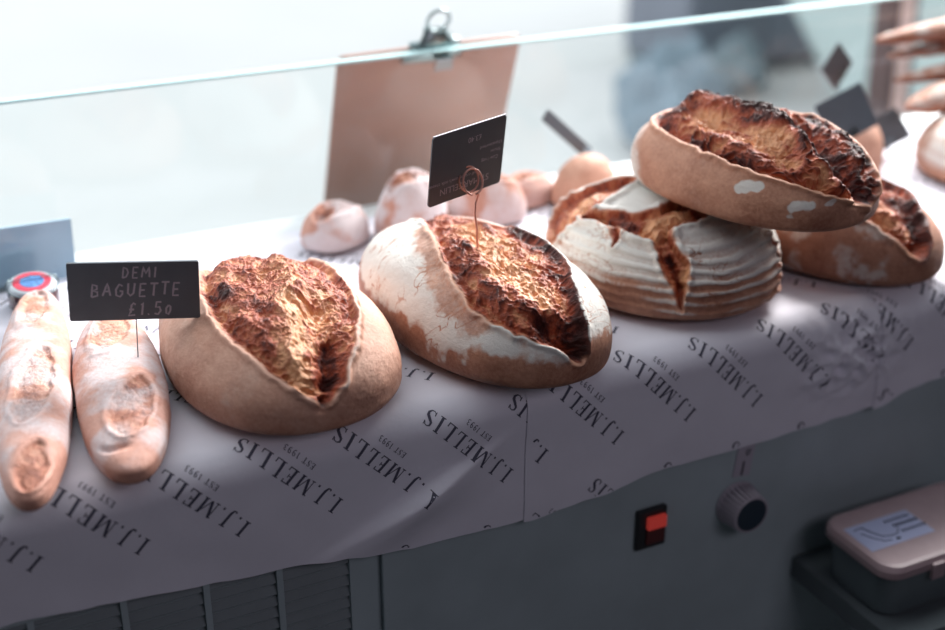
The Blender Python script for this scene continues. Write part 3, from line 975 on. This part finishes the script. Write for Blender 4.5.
# round loaf at the right edge
o = loaf('bread_loaf', [1.402, 1.262, 0.074, 0.096, 0.064, -0.5], M_BROWN, ZP + 0.001, Hb=0.02, n=2.0, seed=8, NT=160, NP=320,
         opens=[dict(poly=[(-0.1, 0.3), (-0.35, -0.2), (-0.3, -0.4), (-0.1, -0.2), (0.3, 0.0)], bulge=0.004, step=0.004, width=0.016, lip=0.003, rough=0.006, contrast=0.8, tone=0.0)],
         flour=lambda q, g, th, ph, off: 0.85 * sstep(-0.5, 0.1, fbm((g + off) * 20, 3)) * sstep(1.7, 1.35, th) * (0.85 + 0.15 * np.sin(g[:, 2] * 420)),
         tone=lambda q, g, th, ph, off: 0.2 + th * 0)
tag(o, 'round floured loaf cut off by the right edge of the photo', 'bread')


# pointed sticks of bread reaching in from the right, on a crate
def pointed(name, p0, p1, r, m, label, group=None, seed=0):
    """spindle shaped bread from tip p0 to p1"""
    p0, p1 = Vector(p0), Vector(p1)
    d = p1 - p0
    Lh = d.length
    N_, K = 70, 36
    rot = d.to_track_quat('X', 'Z').to_matrix()
    vs, us = [], []
    for i in range(N_ + 1):
        u = i / N_
        rr = r * (math.sin(math.pi * min(1, 0.02 + u * 0.98)) ** 0.62) + 0.0005
        for k in range(K):
            a = 2 * math.pi * k / K
            vs.append((u * Lh, rr * math.cos(a), rr * 0.82 * math.sin(a)))
    V = np.array(vs)
    h = fbm(V * 40 + seed * 5, 3)
    V[:, 1:] *= (1 + h * 0.12)[:, None]
    tops = V[:, 2] > 0
    mb = MB()
    mb.v = [tuple(v) for v in V]
    for i in range(N_):
        for k in range(K):
            a, b_ = i * K + k, i * K + (k + 1) % K
            mb.f.append([a, a + K, b_ + K, b_]); mb.m.append(0)
    mb.f += [list(range(K)), list(reversed(range(N_ * K, N_ * K + K)))]; mb.m += [0, 0]
    o = mb.build(name, m, smooth=True)
    at = o.data.attributes.new('bake', 'FLOAT_COLOR', 'POINT')
    fl = np.clip(0.45 + h, 0, 1) * tops * 0.6
    at.data.foreach_set('color', np.stack([V[:, 0] * 0, V[:, 0] * 0 + .5, fl, V[:, 0] * 0 + 1], -1).astype(np.float32).ravel())
    o.data.attributes.new('crust_tone', 'FLOAT', 'POINT').data.foreach_set('value', (0.75 - 0.3 * tops).astype(np.float32))
    o.location = p0
    o.rotation_euler = rot.to_euler()
    tag(o, label, 'baguette', group)
    return o


pointed('baguette', (1.327, 1.40, 1.068), (1.72, 1.40, 1.078), 0.020, M_BROWN, 'pointed baguette tip, uppermost of three at the top right corner', seed=1)
pointed('baguette', (1.350, 1.395, 1.044), (1.74, 1.42, 1.044), 0.015, M_BROWN, 'pointed baguette tip, middle one of three at the top right corner', seed=2)
pointed('baguette', (1.345, 1.37, 1.016), (1.74, 1.365, 1.022), 0.018, M_BROWN, 'pointed baguette tip, lowest of three at the top right corner', seed=3)
pointed('pointed_roll', (1.330, 1.325, 0.990), (1.520, 1.350, 0.996), 0.026, M_TAN, 'orange brown pointed roll over the round floured loaf at the right', seed=4)['category'] = 'bread roll'
cr = empty('wooden_crate', (1.68, 1.39, 0.9026))
tag(cr, 'wooden crate past the right edge carrying the pointed baguettes', 'crate')
M_WOOD = mat('crate_wood', srgb(150, 112, 88), 0.7, noise=0.2, nscale=30)
MB().box(-0.13, 0.15, -0.06, 0.075, 0.0, 0.010).build('base', M_WOOD, cr)
for yy in (-0.062, 0.069):
    for zz in (0.012, 0.052, 0.090):
        MB().box(-0.13, 0.15, yy, yy + 0.006, zz, zz + 0.030).build('side_slat', M_WOOD, cr)
MB().box(-0.13, 0.15, -0.056, 0.069, 0.092, 0.098).build('lid', M_WOOD, cr)


# ------------------------------------------------------------------ small signs
M_SLATE = mat('black_card', srgb(80, 88, 96), 0.42, noise=0.08, nscale=40)
M_CARD_EDGE = mat('card_edge_pale', srgb(200, 196, 206), 0.5)
M_WIRE = mat('copper_wire', srgb(206, 160, 150), 0.35, metal=0.6)
M_STEEL = mat('steel_wire', srgb(120, 132, 136), 0.3, metal=0.9)
M_CHALK = mat('white_lettering', srgb(176, 172, 184), 0.8)
M_CHALK2 = mat('grey_chalk', srgb(160, 156, 166), 0.9)


def text_into(mb, txt, cx, cz, size, y, M, flip=False, slant=0.0):
    cu = bpy.data.curves.new('t', 'FONT')
    cu.body = txt
    cu.size = size
    cu.align_x = 'CENTER'
    cu.shear = slant
    cu.offset = size * 0.012 if not flip else 0.0
    cu.resolution_u = 3
    ob = bpy.data.objects.new('t', cu)
    COL.objects.link(ob)
    dg = bpy.context.evaluated_depsgraph_get()
    me = bpy.data.meshes.new_from_object(ob.evaluated_get(dg))
    vs = []
    for v in me.vertices:
        x, z = v.co.x, v.co.y
        if flip: x, z = -x, -z
        vs.append((cx + x, y, cz + z))
    mb.add(vs, [tuple(p.vertices) for p in me.polygons], M)
    bpy.data.objects.remove(ob)
    bpy.data.curves.remove(cu)
    bpy.data.meshes.remove(me)


def rotm(yaw, tilt, roll):
    return Matrix.Rotation(yaw, 3, 'Z') @ Matrix.Rotation(roll, 3, 'Y') @ Matrix.Rotation(tilt, 3, 'X')


def sign(name, ctr_, w, h, rot, label, lines=(), chalk=M_CHALK, thick=0.0015, edge=None, r=0.004):
    e = empty(name, ctr_, rot)
    tag(e, label, 'sign')
    mb = MB()
    mb.prism(rounded(w, h, r, 5), -thick / 2, thick / 2)
    I4 = Matrix.Identity(4)
    mb.cur = 1
    for (txt, cx, cz, size, flip, sl) in lines:
        text_into(mb, txt, cx, cz, size, -thick / 2 - 0.0002, I4, flip, sl)
    mb.build('card', [M_SLATE, chalk], e)
    return e


# the printed sign, upside down in its wire clip
k = 0.938
c2 = (0.5736 * k, 1.1728 * k, 1.5 + (1.0683 - 1.5) * k)
sg = sign('price_sign', c2, 0.1038 * k, 0.0798 * k, rotm(0.295, 0.158, -0.036), 'small black sign with upside down white lettering in a wire ring',
          [('ST MARCELLIN', -0.002, -0.0215, 0.0100, True, 0), ('small creamy cow\'s milk cheese', -0.016, -0.0140, 0.0052, True, 0),
           ('Cow / veg', 0.030, -0.0035, 0.0055, True, 0), ('Rhone', 0.037, 0.0040, 0.0052, True, 0), ('Unpasteurised', 0.030, 0.0115, 0.0052, True, 0), ('£3.40', 0.007, 0.0250, 0.0080, True, 0)])
tp = MB().box(-0.0475 * 1, 0.0475, -0.0008, 0.0008, 0.0374, 0.0381)
tag(tp.build('card_edge', M_CARD_EDGE, sg), 'pale top edge of the card')
inv = sg.matrix_world.inverted() if False else (Matrix.Translation(Vector(c2)) @ rotm(0.295, 0.158, -0.036).to_4x4()).inverted()
Yw = 1.094
f_ = Yw / 1.17
ringc = Vector((0.5765 * f_, Yw - 0.004, 1.5 + (1.0470 - 1.5) * f_))
wr = MB()
ring_pts = [ringc + Vector((0.0105 * math.cos(a), 0.003 * math.sin(a), 0.0125 * math.sin(a))) for a in np.linspace(-1.35, 2 * math.pi - 1.75, 40)]
stem = [ringc + Vector((0.0062, 0, -0.0135)), ringc + Vector((0.0030, 0.0, -0.022)), ringc + Vector((0.0022, 0, -0.034)), ringc + Vector((0.0048, 0.0, -0.052)), ringc + Vector((0.0055, 0.0, -0.085))]
wr.tube(list(reversed(stem)) + [Vector(p) for p in ring_pts][0:], 0.0011, 10, inv)
wr.tube([ringc + Vector((0.0105 * math.cos(a), 0.009 + 0.002 * math.sin(a), 0.0125 * math.sin(a))) for a in np.linspace(0, 2 * math.pi, 40, endpoint=False)], 0.0010, 10, inv, closed=True)
tag(wr.build('wire_holder', M_WIRE, sg, smooth=True), 'thin copper coloured wire with a ring')

# the chalked baguette sign
CH = {'D': (.6, [[(.08, 0), (.08, 1), (.38, .86), (.52, .5), (.36, .1), (.08, 0)]]), 'E': (.55, [[(.5, 1), (.08, 1), (.08, 0), (.5, 0)], [(.08, .5), (.42, .5)]]),
      'M': (.8, [[(.06, 0), (.12, 1), (.38, .35), (.64, 1), (.72, 0)]]), 'I': (.25, [[(.12, 0), (.12, 1)]]), 'B': (.6, [[(.08, 0), (.08, 1), (.4, .9), (.42, .62), (.08, .52), (.46, .42), (.5, .12), (.08, 0)]]),
      'A': (.62, [[(.02, 0), (.3, 1), (.58, 0)], [(.12, .36), (.48, .36)]]), 'G': (.62, [[(.52, .85), (.28, 1), (.06, .6), (.12, .12), (.4, 0), (.54, .2), (.54, .45), (.34, .45)]]),
      'U': (.6, [[(.06, 1), (.08, .2), (.28, 0), (.48, .2), (.52, 1)]]), 'T': (.56, [[(.28, 0), (.28, 1)], [(.0, 1), (.56, 1)]]), '\u00a3': (.6, [[(.5, .86), (.34, 1), (.2, .8), (.2, .3), (.05, 0), (.52, .03)], [(.06, .48), (.42, .48)]]),
      '1': (.3, [[(.06, .8), (.18, 1), (.18, 0)]]), '.': (.25, [[(.08, .02), (.14, .06)]]), '5': (.55, [[(.46, 1), (.12, 1), (.1, .58), (.36, .6), (.48, .3), (.3, 0), (.05, .08)]]),
      '0': (.45, [[(.22, .75), (.06, .5), (.1, .1), (.26, .0), (.38, .3), (.36, .62), (.22, .75)]])}


def chalk_line(mb, txt, cx, z0_, cap, y, slant=0.12):
    wtot = sum(CH[c][0] + 0.24 for c in txt) * cap
    x = cx - wtot / 2
    rr = random.Random(len(txt))
    for c in txt:
        adv, sts = CH[c]
        dz = rr.uniform(-.06, .06)
        for st in sts:
            for qd in stroke_quads([(px_ + slant * pz_, pz_ + dz) for px_, pz_ in st], 0.15, 0.5):
                mb.add([(x + p_[0] * cap, y, z0_ + p_[1] * cap) for p_ in qd], [(0, 1, 2, 3)])
        x += (adv + 0.24) * cap


kd = 0.955
dm = empty('price_sign', (0.2196 * kd, 1.1777 * kd, 1.5 + (0.9882 - 1.5) * kd), rotm(-0.26, 0.02, 0.06))
tag(dm, 'black chalk sign reading demi baguette above the two baguettes', 'sign')
mb = MB().prism(rounded(0.1225 * kd, 0.0605 * kd, 0.002, 4), -0.0015, 0.0015)
mb.cur = 1
chalk_line(mb, 'DEMI', 0.006, 0.0140, 0.0105, -0.0018)
chalk_line(mb, 'BAGUETTE', 0.002, -0.0045, 0.0125, -0.0018)
chalk_line(mb, '\u00a31.50', 0.014, -0.0245, 0.0125, -0.0018)
mb.build('card', [M_SLATE, M_CHALK2], dm)
hp = MB().tube([(0.0, 0.004, 0.012), (0.0, 0.005, -0.03), (0.0, 0.0045, -0.072)], 0.0006, 8)
hp.box(-0.008, 0.008, 0.0022, 0.0050, -0.012, 0.012)
hp.build('pin_holder', M_STEEL, dm)


def pinned(ctr_, w, h, rot, label, drop, m=M_SLATE, clip=True):
    e = empty('price_sign', ctr_, rot)
    tag(e, label, 'sign')
    MB().prism(rounded(w, h, 0.002, 4), -0.0012, 0.0012).build('card', m, e)
    Mi = (Matrix.Translation(Vector(ctr_)) @ rot.to_4x4()).inverted()
    a = Vector(ctr_)
    low = Mi.inverted() @ Vector((0, 0.002, -h / 2 + 0.006))
    mb = MB().tube([low, low + Vector((0, 0, -0.01)), Vector((low.x, low.y, drop))], 0.0011, 8, Mi)
    mb.box(-0.006, 0.006, -0.002, 0.003, -h / 2 + 0.0, -h / 2 + 0.012)
    mb.build('pin_holder', M_STEEL, e)
    return e


M_GREYCARD = mat('grey_card', srgb(84, 84, 88), 0.4)
pinned((1.2685, 1.4082, 1.0359), 0.050, 0.044, rotm(0.3, -0.2, -0.72), 'small grey diamond tilted card standing above the larger black card', 0.93, M_GREYCARD)
pinned((1.196, 1.2985, 1.0030), 0.078, 0.062, rotm(0.005, -0.423, -0.31), 'large blank black card tilted behind the top loaf', 0.94)
pinned((1.352, 1.385, 0.935), 0.062, 0.048, rotm(-0.35, -0.5, -0.5), 'blank black card lying beside the round loaf at right', 0.905)
pinned((0.842, 1.425, 0.990), 0.016, 0.100, rotm(0.15, 0.0, -0.85), 'narrow dark card seen edge on leaning over the small brown roll', 0.955)

# slate card and clip jar at the far left
lc = empty('menu_card', (0.132, 1.445, 0.9005), Matrix.Rotation(0.05, 3, 'Z'))
tag(lc, 'blue grey glossy card standing against the glass at the left edge', 'menu card')
M_GLOSS = mat('blue_grey_gloss', srgb(150, 184, 204), 0.16, noise=0.1, nscale=6, coat=0.5)  # pale blue grey base colour stands in for light reflected by a dark card
MB().prism(rounded(0.150, 0.070, 0.001, 3, 0, 0.0385), -0.002, 0.002, Matrix.Rotation(-0.02, 4, 'X') @ Matrix.Rotation(0.03, 4, 'Y')).build('card', M_GLOSS, lc)
MB().box(-0.03, 0.03, -0.006, 0.022, 0.0, 0.004).build('foot', M_DARK, lc)

jr = empty('clip_jar', (0.150, 1.385, 0.9006))
tag(jr, 'squat clip top jar with red and blue round label behind the left baguette', 'jar')
jr.scale = (0.86, 0.86, 0.56)
mj = MB().lathe([(0.026, 0), (0.030, 0.003), (0.031, 0.010), (0.031, 0.034), (0.027, 0.040), (0.027, 0.043)], 40)
mj.build('jar_body', mat('plum_chutney_glass', srgb(84, 52, 60), 0.12, noise=0.3, nscale=50, coat=0.6), jr, smooth=True)
Mt = Matrix.Translation((0, 0, 0.043)) @ Matrix.Rotation(math.radians(14), 4, 'X')
ml = MB().lathe([(0.028, 0.0), (0.030, 0.002), (0.030, 0.006), (0.027, 0.010), (0.024, 0.0115)], 40, Mt)
li = ml.build('lid', mat('jar_lid_glass', srgb(196, 206, 214), 0.15, coat=0.5), jr, smooth=True)
mr = MB().lathe([(0.0238, 0.0116), (0.0230, 0.0125)], 40, Mt)
lab = mr.build('round_label', [mat('label_red', srgb(206, 60, 84), 0.5), mat('label_blue', srgb(74, 120, 176), 0.5, noise=0.4, nscale=200)], li)
mr2 = MB().lathe([(0.0150, 0.0126), (0.0145, 0.0130)], 40, Mt)
tag(mr2.build('label_centre', mat('label_blue2', srgb(84, 132, 190), 0.5, noise=0.5, nscale=260), li), 'blue centre of the label')
wb = MB().tube([Mt @ Vector((0.032 * math.cos(a), 0.032 * math.sin(a), 0.004)) for a in np.linspace(0, 2 * math.pi, 40, endpoint=False)], 0.0010, 8, closed=True)
wb.tube([Mt @ Vector(p) for p in [(-0.033, 0.0, 0.003), (-0.030, 0.004, 0.014), (0.0, 0.008, 0.019), (0.030, 0.004, 0.014), (0.033, 0, 0.003)]], 0.0011, 8)
wb.tube([Mt @ Vector(p) for p in [(-0.010, -0.032, 0.004), (-0.010, -0.037, -0.016), (0.010, -0.037, -0.016), (0.010, -0.032, 0.004)]], 0.0010, 8)
wb.build('wire_bail', M_STEEL, jr, smooth=True)

# ------------------------------------------------------------------ clipboard hooked over the glass
lean = math.atan2(0.115, 0.30)
cb = empty('clipboard', (0.6985, 1.5300, 1.0995), Matrix.Rotation(-math.radians(0.6), 3, 'Y') @ Matrix.Rotation(lean, 3, 'X'))
tag(cb, 'brown hardboard clipboard hooked over the glass screen', 'clipboard')
bd = MB().prism(rounded(0.260, 0.318, 0.010, 6, 0, -0.159), 0.0, 0.0035)
M_BOARD = mat('brown_hardboard', srgb(170, 132, 120), 0.30, noise=0.06, nscale=12, bump=0.0001)
bd.build('board', M_BOARD, cb)
M_CLIP = mat('clip_steel', srgb(150, 164, 166), 0.28, metal=0.85)
cl = MB()
# pressed lower jaw, a curved trapezoid
prof = []
for i in range(13):
    u = i / 12
    wdt = 0.042 - 0.026 * sstep(0.2, 1.0, np.array(u)) 
    yy = -0.004 - 0.012 * math.sin(math.pi * min(1, u * 1.0)) 
    zz = -0.022 + 0.052 * u
    prof.append((float(wdt), yy, zz))
vs, fs = [], []
for (w_, y_, z_) in prof:
    for s_ in (-1, -0.5, 0, 0.5, 1):
        vs.append((s_ * w_, y_ + 0.004 * s_ * s_, z_))
    for s_ in (1, 0.5, 0, -0.5, -1):
        vs.append((s_ * w_, y_ + 0.004 * s_ * s_ + 0.0015, z_))
for i in range(12):
    for q_ in range(10):
        a_, b_ = i * 10 + q_, i * 10 + (q_ + 1) % 10
        fs.append((a_, b_, b_ + 10, a_ + 10))
fs.append(tuple(reversed(range(10)))); fs.append(tuple(range(120, 130)))
cl.add(vs, fs)
jaw = cl.build('clip', M_CLIP, cb, smooth=True)
lp = MB().tube([(0.015 * math.cos(a), -0.006, 0.041 + 0.015 * math.sin(a)) for a in np.linspace(0, 2 * math.pi, 36, endpoint=False)], 0.0026, 10, closed=True)
lp.build('hanging_loop', M_CLIP, jaw, smooth=True)
lp = MB().tube([(-0.034, -0.003, 0.006), (0.034, -0.003, 0.006)], 0.005, 14)
lp.build('spring_barrel', M_CLIP, jaw, smooth=True)
hk = MB().box(-0.012, 0.012, -0.037, 0.0, 0.0035, 0.0050).box(-0.012, 0.012, -0.0385, -0.037, -0.012, 0.0050)
hk.build('hook', M_CLIP, cb)

# ------------------------------------------------------------------ plastic tub on the low shelf
tb = empty('storage_tub', (1.020, 0.902, 0.5785))
tag(tb, 'dark see-through food tub with cream lid and paper label, low at right', 'storage tub')
M_TUB = mat('dark_clear_plastic', srgb(88, 98, 102), 0.25, noise=0.05)
M_LID = mat('cream_plastic', srgb(158, 136, 140), 0.45, noise=0.05, nscale=60)
Wt, Dt = 0.205, 0.118
rings = [(Wt - 0.030, Dt - 0.026, 0.0), (Wt - 0.020, Dt - 0.016, 0.004), (Wt - 0.016, Dt - 0.013, 0.040), (Wt - 0.012, Dt - 0.010, 0.060)]
mb = MB()
vs, fs = [], []
for (a_, b_, z_) in rings:
    pr = rounded(a_, b_, 0.022, 7)
    nP = len(pr)
    vs += [(p[0], p[1], z_) for p in pr]
for i in range(len(rings) - 1):
    for q_ in range(nP):
        a_, b_ = i * nP + q_, i * nP + (q_ + 1) % nP
        fs.append((a_, b_, b_ + nP, a_ + nP))
fs.append(tuple(reversed(range(nP))))
fs.append(tuple(range((len(rings) - 1) * nP, len(rings) * nP)))
mb.add(vs, fs)
mb.build('tub_body', M_TUB, tb, smooth=False)
mb = MB()
vs, fs = [], []
rings = [(Wt - 0.004, Dt - 0.004, 0.056), (Wt, Dt, 0.058), (Wt, Dt, 0.066), (Wt - 0.006, Dt - 0.006, 0.0715), (Wt - 0.016, Dt - 0.016, 0.0725)]
for (a_, b_, z_) in rings:
    pr = rounded(a_, b_, 0.024 * (b_ / Dt), 7)
    vs += [(p[0], p[1], z_) for p in pr]
for i in range(len(rings) - 1):
    for q_ in range(nP):
        a_, b_ = i * nP + q_, i * nP + (q_ + 1) % nP
        fs.append((a_, b_, b_ + nP, a_ + nP))
fs.append(tuple(reversed(range(nP))))
fs.append(tuple(range((len(rings) - 1) * nP, len(rings) * nP)))
mb.add(vs, fs)
lid = mb.build('lid', M_LID, tb, smooth=False, bevel=0.0)
tag(lid, 'cream plastic lid')
lb = MB().box(-0.092, 0.000, -0.020, 0.028, 0.0726, 0.0729)
lb.cur = 1
zt = 0.0731


def ink(pts, r=0.0005):
    lb.tube([(p[0], p[1], zt) for p in pts], r, 5)


ink([(-0.083, 0.020), (-0.072, 0.021), (-0.068, 0.010), (-0.062, -0.002), (-0.050, -0.006), (-0.040, -0.004), (-0.034, 0.004)], 0.0006)
ink([(-0.080, 0.012), (-0.074, 0.000), (-0.066, -0.010), (-0.056, -0.012)], 0.0005)
ink([(-0.050, -0.013), (-0.046, -0.013)], 0.0016)
for r0, x0 in ((0.016, -0.040), (0.006, -0.036), (-0.006, -0.034)):
    for j_ in range(7):
        xx = x0 + j_ * 0.0052
        ink([(xx, r0), (xx + 0.0012, r0 + 0.0045), (xx + 0.0030, r0 + 0.0010)], 0.0006 if r0 != 0.006 else 0.0009)
tag(lb.build('paper_label', [mat('label_blue_white', srgb(158, 164, 196), 0.6), M_INK], lid), 'blue white paper label with scribbled black writing')
ltc = MB().box(-0.006, 0.012, -Dt / 2 - 0.004, -Dt / 2 + 0.001, 0.046, 0.066, Matrix.Translation((-0.035, 0, 0)))
ltc.build('latch', M_LID, tb, bevel=0.001)

# ------------------------------------------------------------------ beyond the glass
M_CHAR = mat('charcoal_paint', srgb(112, 118, 130), 0.5, noise=0.12, nscale=3)
cab = empty('street_cabinet', (3.70, 4.85, 0))
tag(cab, 'dark grey cabinet standing out on the pale ground beyond the glass', 'cabinet')
MB().box(-0.40, 0.40, -0.25, 0.25, 0.05, 1.15).build('body', M_CHAR, cab, bevel=0.01)
for sx in (-1, 1):
    d_ = MB().box(0.005 if sx > 0 else -0.39, 0.39 if sx > 0 else -0.005, -0.268, -0.25, 0.07, 1.12).build('door', M_CHAR, cab, bevel=0.005)
    MB().box(sx * 0.03 - 0.008, sx * 0.03 + 0.008, -0.29, -0.268, 0.5, 0.66).build('handle', M_STEEL, d_)
for sx in (-0.36, 0.36):
    for sy in (-0.2, 0.2):
        MB().box(sx - 0.03, sx + 0.03, sy - 0.03, sy + 0.03, 0, 0.05).build('foot', M_DARK, cab)


def sack(loc, sx, sy, sz, m, label, seed):
    th, ph = np.meshgrid(np.linspace(0, math.pi, 60), np.linspace(0, 2 * math.pi, 90, endpoint=False), indexing='ij')
    st = np.sin(th) ** 0.6
    P = np.stack([sx * np.cos(ph) * st, sy * np.sin(ph) * st, sz * (np.cos(th) * 0.5 + 0.5)], -1).reshape(-1, 3)
    P[:, :2] *= (1 - 0.55 * sstep(0.35, 1.0, P[:, 2] / sz))[:, None]
    P *= (1 + 0.5 * fbm(P * np.array([6, 6, 4]) + seed, 3))[:, None]
    P[:, 2] = np.maximum(P[:, 2], 0)
    mb = MB(); mb.v = [tuple(p) for p in P]
    for i in range(59):
        for k_ in range(90):
            a_, b_ = i * 90 + k_, i * 90 + (k_ + 1) % 90
            mb.f.append([a_, a_ + 90, b_ + 90, b_]); mb.m.append(0)
    o = mb.build('cloth_sack', m, smooth=True)
    o.location = loc
    tag(o, label, 'sack')


M_BLUE = mat('pale_blue_cloth', srgb(126, 142, 154), 0.9, noise=0.1, nscale=8)
M_TEAL = mat('grey_teal_cloth', srgb(128, 142, 150), 0.9, noise=0.1, nscale=8)
sack((2.72, 3.90, 0), 0.22, 0.17, 0.40, M_BLUE, 'blue grey cloth sack on the ground left of the cabinet', 1)
sack((3.40, 4.40, 0), 0.18, 0.13, 0.22, M_TEAL, 'smaller blue grey cloth sack in front of the cabinet', 2)

pnl = empty('display_board', (4.05, 3.25, 0))
tag(pnl, 'grey green display board standing behind the leaning post at right', 'display board')
MB().box(-0.98, 1.2, -0.01, 0.01, 0.0, 1.3, Matrix.Translation((0, 0, 0.16)) @ Matrix.Rotation(math.radians(-48), 4, 'X')).build('board', mat('grey_green_board', srgb(158, 172, 172), 0.6, noise=0.06, nscale=4), pnl)
for xx in (-0.9, 1.1):
    MB().box(xx, xx + 0.04, -0.2, 0.2, 0, 0.03).box(xx, xx + 0.04, -0.02, 0.02, 0.03, 0.3).build('stand_foot', M_STEEL, pnl)

pst = empty('wooden_post', (2.41, 2.2, 0))
tag(pst, 'brown wooden post with a pale face leaning at the top right beyond the glass', 'post')
M_DW = mat('dark_wood', srgb(70, 46, 46), 0.5, noise=0.2, nscale=14)
M_LW = mat('light_wood', srgb(196, 164, 158), 0.4, noise=0.15, nscale=14)
lnx = math.atan2(0.065, 0.31)
Mp = Matrix.Translation((-0.37, -0.1, 0)) @ Matrix.Rotation(0.36, 4, 'Y') @ Matrix.Rotation(math.radians(-22), 4, 'X')
MB().box(-0.012, 0.022, -0.03, 0.03, 0.0, 1.15, Mp).build('post', M_DW, pst, bevel=0.004)
MB().box(0.022, 0.060, -0.034, 0.026, 0.0, 1.15, Mp).build('face_strip', M_LW, pst, bevel=0.004)
MB().box(0.060, 0.082, -0.03, 0.03, 0.0, 1.15, Mp).build('post', M_DW, pst, bevel=0.004)


# ------------------------------------------------------------------ families of like things
for o in list(COL.objects):
    if o.parent or 'category' not in o: continue
    c, n = o['category'], o.name.split('.')[0]
    grp = {'bread_loaf': 'large loaves on the paper covered counter', 'bread_roll': 'small rolls in a line behind the large loaves',
           'paper_sheet': 'printed paper sheets over the counter edge', 'price_sign': 'black cards and signs among the bread',
           'cloth_sack': 'pale sacks outside beyond the glass'}.get(n)
    if n == 'baguette':
        grp = 'pointed baguettes in the top right corner' if 'pointed' in o['label'] else 'demi baguettes at the left edge'
    if grp: o['group'] = grp
